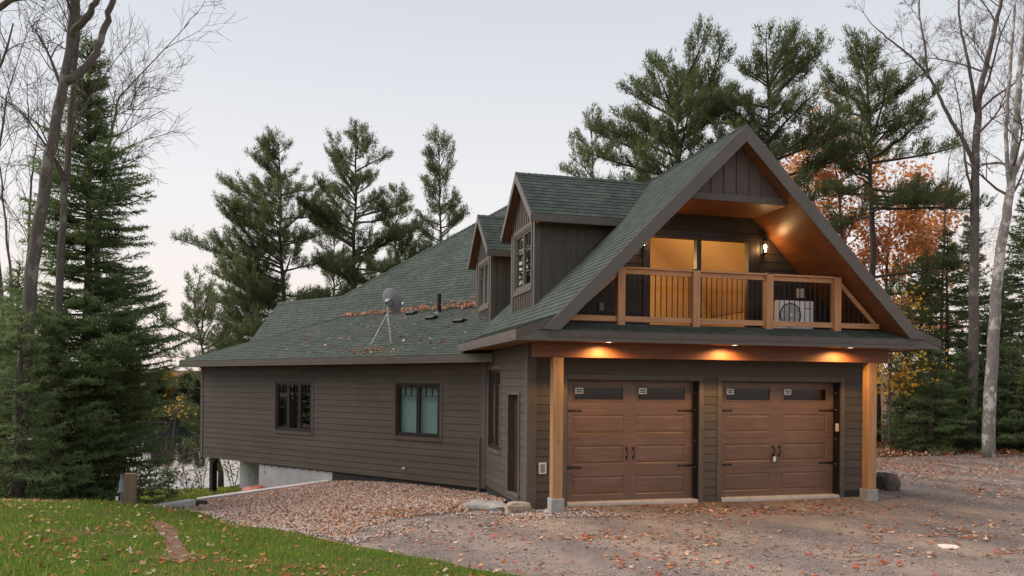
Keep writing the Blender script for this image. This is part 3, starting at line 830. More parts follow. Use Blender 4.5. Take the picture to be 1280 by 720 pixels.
# eave
mb = MB(); mb.box(-.62, 12.94, .50, .535, 2.862, 3.05, WING); mb.box(12.90, 12.94, -3, .499, 2.862, 3.05, WING); mb.build('fascia', M['fascia'], house, bevel=.004)
mb = MB(); mb.box(-.3, 12.9, .03, .499, 2.88, 2.90, WING); mb.build('soffit', M['soffit'], house)
k = .42
mb = MB(); zE = 3.055
roof(mb, [wg(-.62, -.54, zE), wg(12.95, -.54, zE), wg(9.07, 3.34, zE+k*3.88), wg(2.0, 3.34, zE+k*3.88)], .14)
roof(mb, [wg(12.95, -.54, zE), wg(12.95, 6, zE), wg(9.07, 6, zE+k*3.88), wg(9.07, 3.34, zE+k*3.88)], .14)
lr = mb.build('roof', ROOFM, house)
mb = MB(); hd = (wg(9.07, 3.34, zE+k*3.88)-wg(12.95, -.54, zE)).normalized()
n1 = Vector((-QD.x*k, -QD.y*k, 1)).normalized(); n2 = (ZV + PD*k).normalized()
ridge(mb, wg(12.93, -.52, zE), wg(9.07, 3.34, zE+k*3.88), n1.cross(hd), -n2.cross(hd), .12) if n1.cross(hd).z < 0 else ridge(mb, wg(12.93, -.52, zE), wg(9.07, 3.34, zE+k*3.88), -n1.cross(hd), n2.cross(hd), .12)
mb.build('ridge_cap', M['shingle'], lr)
# steep main roof
def P2(p, q, dz=0): return wg(p, q, 4.65 + (q-3.3) + dz)
mb = MB()
roof(mb, [P2(.6, 2.5), P2(13.5, 2.5), P2(13.98, 4.15), P2(.6, 4.15)], .2)
roof(mb, [P2(.9, 4.15), P2(10.25, 4.15), P2(4.9, 7.55), P2(4.2, 7.55)], .2)
roof(mb, [wg(10.25, 4.15, 5.49), wg(4.9, 7.55, 8.89), wg(4.9, 12, 8.89), wg(10.25, 12, 5.49)], .2)
roof(mb, [wg(13.98, 4.15, 5.49), wg(9.6, 4.15, 5.49), wg(9.6, 6.6, 3.4), wg(13.5, 6.6, 3.4)], .2)
roof(mb, [wg(.9, 4.15, 5.49), wg(4.2, 7.55, 8.89), wg(4.2, 12, 8.89), wg(.9, 12, 5.49)], .2)
roof(mb, [wg(4.2, 7.55, 8.885), wg(4.9, 7.55, 8.885), wg(4.9, 12, 8.885), wg(4.2, 12, 8.884)], .2)
mr = mb.build('roof', ROOFM, house)
mb = MB()
ridge(mb, P2(13.99, 4.15), P2(10.2, 4.15), -QD-ZV, QD-ZV*.8, .14)
hd = (P2(4.9, 7.55)-P2(10.25, 4.15)).normalized(); nA = (ZV-QD).normalized(); nB = (ZV+PD*.635).normalized()
d1 = nA.cross(hd); d2 = nB.cross(hd)
if d1.z > 0: d1 = -d1
if d2.z > 0: d2 = -d2
ridge(mb, P2(10.25, 4.15), P2(4.9, 7.55), d1, d2, .13)
mb.build('ridge_cap', M['shingle'], mr)
# supporting walls of the main house under the steep roof
mb = MB(); mb.box(1.2, 10, 8.6, 11.8, -1.5, 5.3, (S0, PD, QD, ZV)); mb.build('wing_wall', M['siding'], house)
# roof vents, pipe
def low_z(q): return zE + .42*(q+.54)
for p, q in ((5.54, 2.9), (4.09, 2.28), (2.58, 1.83)):
    mb = MB(); O = wg(p, q, low_z(q)); U_ = (QD + ZV*.42).normalized(); N_ = U_.cross(PD); N_ = N_ if N_.z > 0 else -N_
    fr = (O, PD, U_, N_)
    mb.box(-.2, .2, -.02, .3, 0, .02, fr)
    mb.prism([O+PD*-.17+U_*0+N_*.02, O+PD*-.17+U_*0+N_*.09, O+PD*-.17+U_*.12+N_*.10, O+PD*-.17+U_*.27+N_*.02], PD*.34)
    mb.build('roof_vent', M['black'], lr, recalc=True, bevel=.01)
mb = MB(); b = wg(4.39, 3.02, low_z(3.02)); mb.tube([b-ZV*.1, b+ZV*.56], .065, 14); mb.lathe(b-ZV*.02, (0, 0, 1), [(.17, -.04), (.09, .03), (.075, .10), (.066, .10)], 16); mb.build('vent_pipe', M['black'], lr)
# metal kick-out flashing at the eave ends
mb = MB(); mb.prism([Vector((-.625, 4.80, 3.31)), Vector((-.625, 4.87, 3.31)), Vector((-.625, 4.70, 3.06)), Vector((-.625, 4.63, 3.06))], (.02, 0, 0)); mb.build('flashing', M['steel'], house, recalc=True)

# ================================================================== TERRAIN
pts = [(0,0,.9),(3,1,.7),(-3,1,1.1),(-6,-2,1.4),(4,5,.1),(0,9.9,-.1),(-1.3,10.9,-.1),(-3,12.3,-.13),(-5.05,14.5,-.3),(-6.85,17,-.52),(-4.5,6.9,.6),(-7.9,12,.43),(-7.24,14.8,0),
 (-9,9,.75),(-12,5,1.1),(-12,11,.5),(-12,14.5,0),(-10,15,-.1),(-2,6,.55),(-20,14,0),(-20,5,1),
 (3,8,-.1),(6,8,-.1),(10,9,-.1),(5,12,-.1),(2,14,-.08),(9,17,-.06),(14,14,-.1),(12,20,-.06),(17,28,-.08),(20,24,-.05),(25,20,0),(8,3,-.1),(20,8,-.1),(30,10,.1),
 (1,15.6,-.05),(8,17.4,-.05),(-.3,15.2,-.12),(-.5,17,-.2),(-.65,18.7,-.3),(4,18,-.1),(10,24,-.1),
 (17.9,34,.15),(21,31,.2),(17.3,37,.3),(26,30,.6),(30,42,1.2),(24,38,.8),
 (-2.9,20.5,-.3),(-5.1,22.2,-.47),(-3,15.5,-.17),(-4.5,18,-.35),(-7.2,20.5,-.72),(-8.4,21,-.88),(-8.14,17.96,-.62),
 (-7.7,24.8,-1.1),(-9.3,22.9,-1.1),(-10.5,26.4,-1.45),(-12,22,-1.3),(-12,18,-.75),(-15,20,-1.2),(-14,30,-1.95),(-12.5,34.5,-2.35),(-13.5,37,-2.62),(-18,35.5,-2.62),(-18,28,-2.05),(-24,31,-2.6),(-25,20,-1.5),(-32,26,-2.6),(-40,20,-2.6),
 (-6,30,-1.6),(0,40,-1.5),(-7,42,-1.8),(-11.5,43,-2.2),(10,45,-.8),(20,52,.4),(5,30,-.5),(-12,60,-2.2),(-20,75,-2.3),(0,70,-1),(30,70,2),(-26,100,-2.4),
 (-19,42,-3.6),(-25,60,-4.5),(-45,70,-4.5),(-40,45,-4.3),(-70,60,-4.5),(-60,30,-3.4),(-33,92,-3.5),
 (-34,103,-2.55),(-60,104,-2.5),(-90,100,-2.5),(-36,112,-1.8),(-60,118,-1),(-40,135,0),(-100,130,0),(0,130,0),(40,120,2),(-130,80,-2.5)]
Pn = np.array(pts, float)
def _phi(r): return np.sqrt(r*r + .6)
_n = len(Pn)
_D = _phi(np.linalg.norm(Pn[:, None, :2] - Pn[None, :, :2], axis=2))
_A = np.zeros((_n+3, _n+3)); _A[:_n, :_n] = _D; _A[:_n, _n] = 1; _A[:_n, _n+1:] = Pn[:, :2]; _A[_n, :_n] = 1; _A[_n+1:, :_n] = Pn[:, :2].T
_A[:_n, :_n] += -1e-6*np.eye(_n)
_w = np.linalg.solve(_A, np.concatenate([Pn[:, 2], [0, 0, 0]]))
_w[_n+1:] *= 1
def H(X, Y):
    X = np.asarray(X, float); Y = np.asarray(Y, float); sh = X.shape
    x = np.clip(X.ravel(), -140, 60); y = np.clip(Y.ravel(), -15, 140)
    o = np.empty(len(x))
    for i in range(0, len(x), 20000):
        xx, yy = x[i:i+20000], y[i:i+20000]
        d = _phi(np.hypot(xx[:, None]-Pn[None, :, 0], yy[:, None]-Pn[None, :, 1]))
        o[i:i+20000] = d @ _w[:_n] + _w[_n] + xx*_w[_n+1] + yy*_w[_n+2]
    return o.reshape(sh)
def h1(x, y): return float(H(np.array([x]), np.array([y]))[0])
WATER = -2.62

def vnoise(x, y, s, seed=0):
    """cheap value noise 0..1"""
    x = np.asarray(x)/s; y = np.asarray(y)/s
    xi = np.floor(x).astype(int); yi = np.floor(y).astype(int); fx = x-xi; fy = y-yi
    fx = fx*fx*(3-2*fx); fy = fy*fy*(3-2*fy)
    def hsh(a, b):
        q = np.sin(a*127.1 + b*311.7 + seed*74.7)*43758.5453
        return q - np.floor(q)
    return (hsh(xi, yi)*(1-fx)+hsh(xi+1, yi)*fx)*(1-fy) + (hsh(xi, yi+1)*(1-fx)+hsh(xi+1, yi+1)*fx)*fy
def inside(poly, x, y):
    x = np.asarray(x); y = np.asarray(y); c = np.zeros(x.shape, bool); n = len(poly)
    for i in range(n):
        x0, y0 = poly[i]; x1, y1 = poly[(i+1) % n]
        if y0 == y1: continue
        c ^= ((y0 > y) != (y1 > y)) & (x < (x1-x0)*(y-y0)/(y1-y0) + x0)
    return c
def rough(poly, step=.25, amp=.10, seed=1):
    out = []; n = len(poly)
    for i in range(n):
        a = np.array(poly[i]); b = np.array(poly[(i+1) % n]); L = np.linalg.norm(b-a); k = max(1, int(L/step)) if L < 15 else int(L/1.5)
        nr = np.array([-(b-a)[1], (b-a)[0]])/max(L, 1e-6)
        for j in range(k):
            p = a + (b-a)*j/k
            d = (vnoise(p[0:1], p[1:2], .45, seed)[0]-.5)*amp*2 + (vnoise(p[0:1], p[1:2], 1.7, seed+5)[0]-.5)*amp*2.5
            out.append(tuple(p + nr*d))
    return out
def sheet(name, poly, off, m, spacing=.4):
    """flat-on-the-ground sheet with the terrain's relief"""
    xs = [p[0] for p in poly]; ys = [p[1] for p in poly]
    gx, gy = np.meshgrid(np.arange(min(xs), max(xs), spacing), np.arange(min(ys), max(ys), spacing))
    gx = gx.ravel() + rng.uniform(-.1, .1, gx.size)*spacing; gy = gy.ravel() + rng.uniform(-.1, .1, gy.size)*spacing
    k = inside(poly, gx, gy); vs = [Vector(p) for p in poly] + [Vector((a, b)) for a, b in zip(gx[k], gy[k])]
    n = len(poly)
    v, e, f, *_ = delaunay_2d_cdt(vs, [(i, (i+1) % n) for i in range(n)], [], 1, 1e-4)
    V = np.array([(p.x, p.y) for p in v]); z = H(V[:, 0], V[:, 1]) + off
    fc = np.array([t for t in f if len(t) == 3])
    a, b, c = V[fc[:, 0]], V[fc[:, 1]], V[fc[:, 2]]
    cr = (b-a)[:, 0]*(c-a)[:, 1] - (b-a)[:, 1]*(c-a)[:, 0]
    fc[cr < 0] = fc[cr < 0][:, ::-1]
    return tag(np_mesh(name, np.c_[V, z], fc, m, smooth=True), kind='structure')

# base sheet to the horizon
def axis(segs):
    o = []
    for a, b, s in segs: o += list(np.arange(a, b, s))
    return np.array(o + [segs[-1][1]])
ax = axis([(-900, -150, 75), (-150, -40, 5), (-40, 40, .8), (40, 150, 6), (150, 900, 75)])
ay = axis([(-300, -20, 20), (-20, 50, .8), (50, 150, 4), (150, 1500, 90)])
gx, gy = np.meshgrid(ax, ay); gz = H(gx, gy)
near = (gx > -20) & (gx < 24) & (gy < 31) & (gy > -10)
gz = np.where(near, gz - .07, gz)
gz += np.where(gy > 150, (gy-150)*.02, 0)
nx, ny = len(ax), len(ay)
i0 = (np.arange(ny-1)[:, None]*nx + np.arange(nx-1)[None, :]).ravel()
def ground_mat():
    t = NT('forest floor'); v = t.coord()
    a = t.noise(v, 1.1, 5); b = t.noise(v, 22, 4, .7)
    c = t.ramp(b, [(.30, (.045, .03, .022)), (.47, (.13, .075, .05)), (.60, (.22, .12, .075)), (.75, (.34, .22, .15))])
    c = t.mix(t.ramp(a, [(.4, (0, 0, 0)), (.7, (.7, .7, .7))]), c, (.10, .10, .045)); t.base(c)
    t.b.inputs['Roughness'].default_value = .95; t.b.inputs['Specular IOR Level'].default_value = 0; t.bump(b, .9, .05); return t.m
ground = np_mesh('ground', np.c_[gx.ravel(), gy.ravel(), gz.ravel()], np.stack([i0, i0+1, i0+nx+1, i0+nx], 1), ground_mat(), smooth=True)
tag(ground, kind='structure')

LAWN = [(.05,9.95),(-1.32,10.88),(-3,12.3),(-5.05,14.5),(-6.85,17),(-8.0,19),(-8.5,21.2),(-8.6,23),(-7.2,23.9),(-6.0,26),(-8.5,31),(-13,35.6),(-17,34.8),(-16,27),(-12,20.5),(-9.2,16.6),(-12,15.4),(-30,14.8),(-30,-6),(5,-6),(5,5.5),(2.5,7.8)]
LAWNR = rough(LAWN, .22, .10, 3)
def lawn_mat():
    t = NT('lawn soil and thatch'); v = t.coord(); a = t.noise(v, .8, 4); b = t.noise(v, 30, 3, .7)
    c = t.ramp(b, [(.3, (.03, .05, .010)), (.55, (.065, .12, .02)), (.75, (.11, .15, .035))])
    c = t.mix(t.ramp(a, [(.5, (0, 0, 0)), (.75, (.7, .7, .7))]), c, (.12, .09, .055)); t.base(c)
    t.b.inputs['Roughness'].default_value = .95; t.b.inputs['Specular IOR Level'].default_value = 0; t.bump(b, .8, .03); return t.m
sheet('lawn', LAWNR, .020, lawn_mat(), .35)
DRIVE = [(2.2,7.5),(-.2,9.65),(-1.55,10.6),(-3.25,12.0),(-4.9,13.9),(-3.0,15.1),(-1.2,15.7),(-.5,16.3),(.1,16.2),(.45,15.1),(7.8,17.1),(7.75,19.2),(7.0,22.5),(12.0,27.5),(16.8,28.8),(20,27.2),(34,24),(34,-6),(5,-6),(5,5.5)]
def drive_mat():
    t = NT('packed gravel'); v = t.coord()
    a = t.noise(t.coord((1.2, .45, 1)), .42, 6, .65); b = t.noise(v, 3.2, 5, .65); f = t.noise(v, 70, 2, .6)
    c = t.ramp(a, [(.30, (.19, .165, .152)), (.5, (.275, .228, .200)), (.68, (.345, .27, .212))])
    wv = t.add('ShaderNodeTexWave', wave_type='BANDS', bands_direction='X', Scale=.16, Distortion=3.5, Detail=3); mpw = t.n.new('ShaderNodeMapping'); mpw.inputs['Rotation'].default_value = (0, 0, R(-38)); tcw = t.n.new('ShaderNodeTexCoord'); t.link(tcw.outputs['Object'], mpw.inputs[0]); t.link(mpw.outputs[0], wv.inputs['Vector'])
    c = t.mix(.45, c, t.ramp(wv.outputs['Fac'], [(.15, (.34, .345, .36)), (.5, (.5, .5, .5)), (.85, (.62, .60, .57))]), 'OVERLAY')
    c = t.mix(.5, c, t.ramp(b, [(.3, (.28, .28, .29)), (.7, (.68, .66, .64))]), 'OVERLAY')
    c = t.mix(.75, c, t.ramp(f, [(.28, (.12, .12, .12)), (.5, (.5, .5, .5)), (.72, (.9, .88, .86))]), 'OVERLAY')
    vo = t.add('ShaderNodeTexVoronoi', Scale=45); t.link(v, vo.inputs['Vector'])
    t.base(c); t.b.inputs['Roughness'].default_value = .92; t.b.inputs['Specular IOR Level'].default_value = .08
    h = t.math('ADD', t.math('MULTIPLY', b, 1.2), t.math('SUBTRACT', f, vo.outputs['Distance']))
    t.bump(h, .9, .02); return t.m
sheet('driveway', rough(DRIVE, .3, .08, 9), .002, drive_mat(), .45)
BED = [(-3.2,12.1),(-5.3,14.3),(-7.1,16.8),(-8.45,19.7),(-8.45,20.95),(-5.2,22.3),(-.75,18.95),(.0,18.6),(-.2,16.0),(-1.0,15.75),(-2.5,15.2),(-3.6,14.3),(-3.2,13.2)]
def bed_mat():
    t = NT('leaf strewn gravel'); v = t.coord()
    vo = t.add('ShaderNodeTexVoronoi', Scale=22); t.link(v, vo.inputs['Vector'])
    c = t.ramp(t.noise(v, 40, 3, .7), [(.3, (.20, .14, .115)), (.5, (.40, .29, .235)), (.7, (.56, .45, .39))]); t.base(c)
    t.b.inputs['Roughness'].default_value = .95; t.b.inputs['Specular IOR Level'].default_value = .05; t.bump(vo.outputs['Distance'], .9, .03); return t.m
BEDR = rough(BED, .2, .22, 14)
sheet('gravel_bed', BEDR, .008, bed_mat(), .4)
def on_ground(px, py):
    Y = 6.0
    while Y < 40:
        p = at(px, py, Y)
        if p.z <= h1(p.x, p.y): break
        Y += .04
    return (p.x, p.y)
SOIL = [on_ground(a, b) for a, b in ((193, 655), (205, 655), (216, 664), (228, 680), (236, 700), (224, 705), (210, 703), (208, 684), (201, 668))]
sheet('bare_soil', rough(SOIL, .1, .05, 20), .028, mat('bare soil', (.17, .115, .085), .95, .35, (6, 6, 6), 4, .5, .02, spec=0), .15)

# ------------------------------------------------------------------ lake
mb = MB(); mb.quad([(-400, 20, WATER), (-9, 20, WATER), (-9, 112, WATER), (-400, 112, WATER)])
t = NT('lake water'); t.b.inputs['Base Color'].default_value = (.02, .03, .032, 1); t.b.inputs['Roughness'].default_value = .02
t.b.inputs['IOR'].default_value = 1.6; t.b.inputs['Specular IOR Level'].default_value = .9
t.bump(t.noise(t.coord((.5, 1.6, 1)), 1.1, 3), .06, .03)
tag(mb.build('lake', t.m), kind='structure')

# ------------------------------------------------------------------ scatter helpers
LEAFPAL = np.array([(.40,.17,.075),(.46,.22,.10),(.36,.13,.07),(.50,.31,.17),(.30,.13,.08),(.44,.32,.22),(.22,.10,.065),(.52,.40,.30),(.42,.10,.05)])
def leaves(name, X, Y, size, pal, off=.012, curl=.5, Z=None, flat=.35):
    """lobed curled leaves lying on the ground"""
    n = len(X); k = 8
    z = (H(X, Y) if Z is None else Z) + off
    s = size*rng.uniform(.6, 1.25, n); th = rng.uniform(0, 2*np.pi, n)
    ang = np.arange(k)*2*np.pi/k
    rad = np.where(np.arange(k) % 2 == 0, 1., .55)[None, :]*rng.uniform(.75, 1.1, (n, k))
    lx = np.cos(ang)[None]*rad; ly = np.sin(ang)[None]*rad*.8
    lz = curl*rng.uniform(-.2, 1, (n, 1))*(lx**2)*.9 + rng.uniform(-.12, .12, (n, k))
    tx, ty = rng.normal(0, flat, n), rng.normal(0, flat, n)
    lz = lz + lx*tx[:, None] + ly*ty[:, None]
    px = (lx*np.cos(th)[:, None] - ly*np.sin(th)[:, None])*s[:, None] + X[:, None]
    py = (lx*np.sin(th)[:, None] + ly*np.cos(th)[:, None])*s[:, None] + Y[:, None]
    lift = np.maximum(0, -(lz*s[:, None]).min(1))
    pz = lz*s[:, None] + (z + lift)[:, None]
    V = np.empty((n, k+1, 3)); V[:, :k, 0] = px; V[:, :k, 1] = py; V[:, :k, 2] = pz
    V[:, k] = np.c_[X, Y, z + lift]
    b = (np.arange(n)*(k+1))[:, None]
    F = np.stack([b+np.full((1, k), k), b+np.arange(k)[None], b+((np.arange(k)+1) % k)[None]], 2).reshape(-1, 3)
    c = pal[rng.integers(0, len(pal), n)]*rng.uniform(.75, 1.35, (n, 1))
    return np_mesh(name, V.reshape(-1, 3), F, M['litter'], col=np.repeat(c, k+1, 0))
def in_poly(poly, n):
    xs = [p[0] for p in poly]; ys = [p[1] for p in poly]
    X = rng.uniform(min(xs), max(xs), n); Y = rng.uniform(min(ys), max(ys), n); k = inside(poly, X, Y)
    return X[k], Y[k]
GAR = [(.25,15.1),(7.9,17.1),(4.0,30),(-4,27)]                  # under the garage
# driveway leaves: thin everywhere, drifts in places
X, Y = in_poly([(2.5,7.8),(-3,12.2),(-3.5,14),(-.5,15.6),(.3,15.0),(7.8,16.9),(7.8,20),(9,26),(17,29),(24,27),(20,12),(9,8)], 60000)
w = vnoise(X, Y, 1.6, 2)**2*vnoise(X, Y, .45, 6)*.75 + .03 + .22*np.clip((Y-19)/8, 0, 1) + .9*np.exp(-((X-4.6)/1.5)**2-((Y-15.0)/.45)**2) + .75*np.exp(-((X-1.4)/1.2)**2-((Y-12.6)/.35)**2) + .4*np.exp(-((X-9.5)/3)**2-((Y-25.5)/3)**2) + .35*np.exp(-((X-2.2)/.7)**2-((Y-10.7)/.9)**2) + .5*np.exp(-((X-1.6)/.5)**2-((Y-14.6)/.25)**2)
k = rng.uniform(0, 1, len(X)) < w*1.35
tag(leaves('fallen_leaves', X[k], Y[k], .052, LEAFPAL, .010, .45, flat=.2), 'dry orange and brown leaves scattered and drifted over the gravel driveway', 'leaves', kind='stuff')
BEDX = [(-2.6,12.35),(-5.05,14.5),(-6.85,17.0),(-8.3,19.8),(-8.45,20.95),(-5.2,22.3),(-.75,18.95),(.0,18.6),(-.2,15.9),(-.7,15.3),(-2.0,14.4),(-2.6,13.6)]
X, Y = in_poly(BEDX, 90000)
k = vnoise(X, Y, .9, 4) + np.clip(1 - .6*np.maximum(0, X+1.1 - (Y-15.8)*.9) - .0*X, -1, .3) > rng.uniform(.12, .42, len(X))*1.0
tag(leaves('fallen_leaves', X[k], Y[k], .034, np.vstack([LEAFPAL[[0, 1, 2, 3, 4, 5, 7, 5, 6, 0]], [(.46, .36, .30), (.54, .44, .38), (.36, .26, .20), (.50, .38, .31)]]), .016, .5, flat=.3), 'thick tan and brown leaf cover on the gravel bed along the side wing', 'leaves', kind='stuff')
X, Y = in_poly([(0,9.8),(-3,12.2),(-6.8,16.8),(-8.2,18.5),(-12,16),(-13,8),(-4,6)], 8000)
k = rng.uniform(0, 1, len(X)) < .10 + 1.2*vnoise(X, Y, .9, 8)**3 + .6*inside(SOIL, X, Y)
tag(leaves('fallen_leaves', X[k], Y[k], .043, LEAFPAL, .028, .5, flat=.3), 'single orange and tan leaves lying on the green lawn', 'leaves', kind='stuff')
X, Y = in_poly([(7.8,22),(12,27.4),(17,28.6),(20,27),(30,24),(36,40),(17,40),(9,36)], 26000)
tag(leaves('fallen_leaves', X, Y, .075, LEAFPAL, .01, .6, flat=.5), 'brown leaf litter on the bank under the evergreens beyond the driveway', 'leaves', kind='stuff')
# pebbles
def pebbles(name, X, Y, size, pal, off=0):
    n = len(X); s = size*rng.uniform(.5, 1.4, n)
    o = np.array([(1,0,0),(0,1,0),(-1,0,0),(0,-1,0),(0,0,.8),(0,0,-.5)], float)
    V = o[None]*rng.uniform(.6, 1.2, (n, 6, 1))*s[:, None, None]; th = rng.uniform(0, 6.3, n)
    c, sn = np.cos(th)[:, None], np.sin(th)[:, None]
    V[:, :, 0], V[:, :, 1] = V[:, :, 0]*c - V[:, :, 1]*sn, V[:, :, 0]*sn + V[:, :, 1]*c
    V[:, :, 0] += X[:, None]; V[:, :, 1] += Y[:, None]; V[:, :, 2] += (H(X, Y) + off)[:, None]
    f = np.array([(0,1,4),(1,2,4),(2,3,4),(3,0,4),(1,0,5),(2,1,5),(3,2,5),(0,3,5)])
    F = (f[None] + (np.arange(n)*6)[:, None, None]).reshape(-1, 3)
    col = pal[rng.integers(0, len(pal), n)]*rng.uniform(.9, 1.4, (n, 1))
    return np_mesh(name, V.reshape(-1, 3), F, M['pebbles'], col=np.repeat(col, 6, 0))
STP = np.array([(.30,.25,.23),(.22,.19,.18),(.38,.31,.27),(.16,.14,.14),(.42,.36,.33)])
X, Y = in_poly([(2.5,7.8),(-3,12.2),(-3.5,14),(-.5,15.6),(.3,15.0),(7.8,16.9),(14,20),(16,14),(9,8)], 30000)
k = vnoise(X, Y, .8, 12) > .35
tag(pebbles('loose_gravel', X[k], Y[k], .014, STP, .008), 'fine loose grey stones on the driveway surface', 'gravel', kind='stuff')
X, Y = in_poly([(-.6,15.0),(.5,14.2),(2.2,14.3),(1.6,14.95),(.3,15.05)], 2600)
tag(pebbles('loose_gravel', X, Y, .022, np.vstack([STP, STP*.55, STP*1.3]), .008), 'coarser mixed stones beside the garage corner', 'gravel', kind='stuff')
BEDW = [(-2.4,11.9),(-5.3,14.3),(-7.1,16.8),(-8.45,19.7),(-8.45,20.95),(-5.2,22.3),(-.75,18.95),(.0,18.6),(.1,15.6),(-.3,14.6),(-1.6,13.2)]
X, Y = in_poly(BEDW, 38000)
k = inside(BED, X, Y) | (rng.uniform(0, 1, len(X)) < .75*vnoise(X, Y, .5, 50)*vnoise(X, Y, 1.5, 51)*2-.2)
X, Y = X[k], Y[k]
tag(pebbles('loose_gravel', X, Y, .028, np.vstack([STP*1.15, [(.45, .37, .32), (.40, .28, .22)]]), .02), 'pale pinkish stones showing between leaves in the side bed', 'gravel', kind='stuff')
# grass
def grass(name, X, Y, Ln, wd, label):
    n = len(X); z = H(X, Y) + .01
    th = rng.uniform(0, 2*np.pi, n); L = Ln*rng.uniform(.5, 1.3, n)*(.7 + .7*vnoise(X, Y, .35, 31)); w_ = wd*rng.uniform(.7, 1.3, n)
    bend = rng.uniform(.15, .9, n); dx, dy = np.cos(th), np.sin(th); px, py = -dy, dx
    V = np.empty((n, 5, 3))
    for j, (t_, ww) in enumerate(((0, 1), (0, -1), (.55, .8), (.55, -.8), (1, 0))):
        o = bend*L*t_*t_; V[:, j, 0] = X + dx*o + px*w_*ww*.5; V[:, j, 1] = Y + dy*o + py*w_*ww*.5; V[:, j, 2] = z + L*t_*(1-.25*bend*t_)
    b = (np.arange(n)*5)[:, None]
    F = np.concatenate([b+np.array([[0, 1, 3]]), b+np.array([[0, 3, 2]]), b+np.array([[2, 3, 4]])])
    dry = np.clip(vnoise(X, Y, .8, 40)*.7 + vnoise(X, Y, .25, 41)*.5 - .15, 0, 1)[:, None]**1.5; u = rng.uniform(0, 1, (n, 1))
    c = np.array([(.115, .165, .020)])*(1-u) + np.array([(.32, .375, .075)])*u
    c = c*(1-.65*dry) + np.array([(.27, .235, .085)])*.65*dry
    dr = rng.uniform(0, 1, (n, 1)) < .06; c = np.where(dr, np.array([(.32, .25, .13)]), c)
    return tag(np_mesh(name, V.reshape(-1, 3), F, M['grass'], col=np.repeat(c, 5, 0)), label, 'grass', kind='stuff')
X, Y = in_poly(LAWNR, 1500000)
d = np.hypot(X, Y)
k = (Y > 5.5) & (Y < 18.5) & (np.abs(X) < .72*Y+.5) & (rng.uniform(0, 1, len(X)) < np.clip((9.5/d)**1.5, 0, 1)*(.12+.88*vnoise(X, Y, .5, 33)*(.4+.6*vnoise(X, Y, .17, 34)))) & ~(inside(SOIL, X, Y) & (rng.uniform(0, 1, len(X)) < .93))
grass('grass', X[k], Y[k], .078, .0095, 'short green grass blades covering the lawn in the foreground')
X, Y = in_poly(LAWNR, 160000)
k = (Y > 18) & (rng.uniform(0, 1, len(X)) < .9)
grass('grass', X[k], Y[k], .11, .03, 'mossy green grass on the slope behind the curb down to the lake')

# ================================================================== small things
def rock(name, loc, size, seed, m, label, cat='rock', flat=1.0, rz=0):
    bm = bmesh.new(); bmesh.ops.create_icosphere(bm, subdivisions=4, radius=1)
    r_ = random.Random(seed); off = [Vector((r_.uniform(-9, 9), r_.uniform(-9, 9), r_.uniform(-9, 9))) for _ in range(3)]
    from mathutils import noise as N
    for v in bm.verts:
        p = v.co.copy(); q = Vector([math.copysign(abs(c)**.62, c) for c in p])
        k = 1 + .30*N.noise(p*1.1+off[0]) + .16*N.noise(p*2.4+off[1]) + .07*N.noise(p*6+off[2]) + .03*N.noise(p*15+off[1])
        v.co = Vector((q.x*size[0], q.y*size[1], q.z*size[2]))*k*.8
    me = bpy.data.meshes.new(name); bm.to_mesh(me); bm.free(); me.materials.append(m)
    me.polygons.foreach_set('use_smooth', [True]*len(me.polygons))
    o = bpy.data.objects.new(name, me); o.location = loc; o.rotation_euler = (0, 0, rz); COL.objects.link(o)
    return tag(o, label, cat)
def stone_mat(name, a, b, c):
    t = NT(name); f = t.noise(t.coord(), 6, 6, .7); g = t.noise(t.coord(), 45, 3)
    col = t.ramp(f, [(.3, a), (.5, b), (.7, c)]); col = t.mix(.4, col, t.ramp(g, [(.3, (.3, .3, .3)), (.7, (.7, .7, .7))]), 'OVERLAY')
    t.base(col); t.b.inputs['Roughness'].default_value = .9; t.bump(t.math('ADD', f, g), .6, .02); return t.m
M['stone_grey'] = stone_mat('grey stone', (.17, .16, .14), (.29, .27, .25), (.40, .37, .34))
M['stone_tan'] = stone_mat('tan stone', (.26, .19, .13), (.38, .30, .22), (.48, .40, .31))
M['stone_dark'] = stone_mat('dark stone', (.05, .04, .032), (.095, .08, .065), (.16, .135, .115))
rock('step_stone', (-.42, 15.42, -.08), (.62, .36, .13), 3, M['stone_grey'], 'flat grey slab of stone lying as a step below the narrow side door', 'stone', rz=-.72)
rock('boulder', (.12, 14.95, -.04), (.30, .17, .16), 8, M['stone_tan'], 'rounded tan stone at the end of the flat step at the garage corner', 'boulder', rz=.35)
rock('boulder', (8.82, 18.3, .06), (.24, .30, .34), 12, M['stone_dark'], 'dark wedge shaped boulder behind the right hand porch post', 'boulder', rz=.5)
mb = MB(); mb.prism([Vector((.66, 15.12, -.2)), Vector((.62, 14.75, -.2)), Vector((1.30, 14.66, -.2)), Vector((1.36, 15.16, -.2))], (0, 0, .145))
tag(mb.build('paver', M['pale_concrete'], bevel=.02), 'pale concrete paver under the left porch post', 'paver')
mb = MB(); q = [(-.17, -.06), (.02, -.09), (.16, -.05), (.22, .03), (.05, .08), (-.13, .06)]
mb.prism([Vector((6.67+x*.8, 11.9+y*2.0, -.12)) for x, y in q], (0, 0, .05)); tag(mb.build('flat_stone', mat('white stone', (.72, .62, .55), .8, .1), bevel=.012), 'flat pale stone lying alone on the driveway', 'stone')
# wooden stake on the lawn
p = Vector((-7.24, 14.81, h1(-7.24, 14.81)))
mb = MB(); mb.box(-.105, .105, -.09, .09, -.2, .60); o = mb.build('wooden_post', M['stake'], bevel=.012); o.location = p; o.rotation_euler = (R(-1), R(1.2), R(14))
tag(o, 'short square weathered wooden post at the edge of the lawn', 'post')
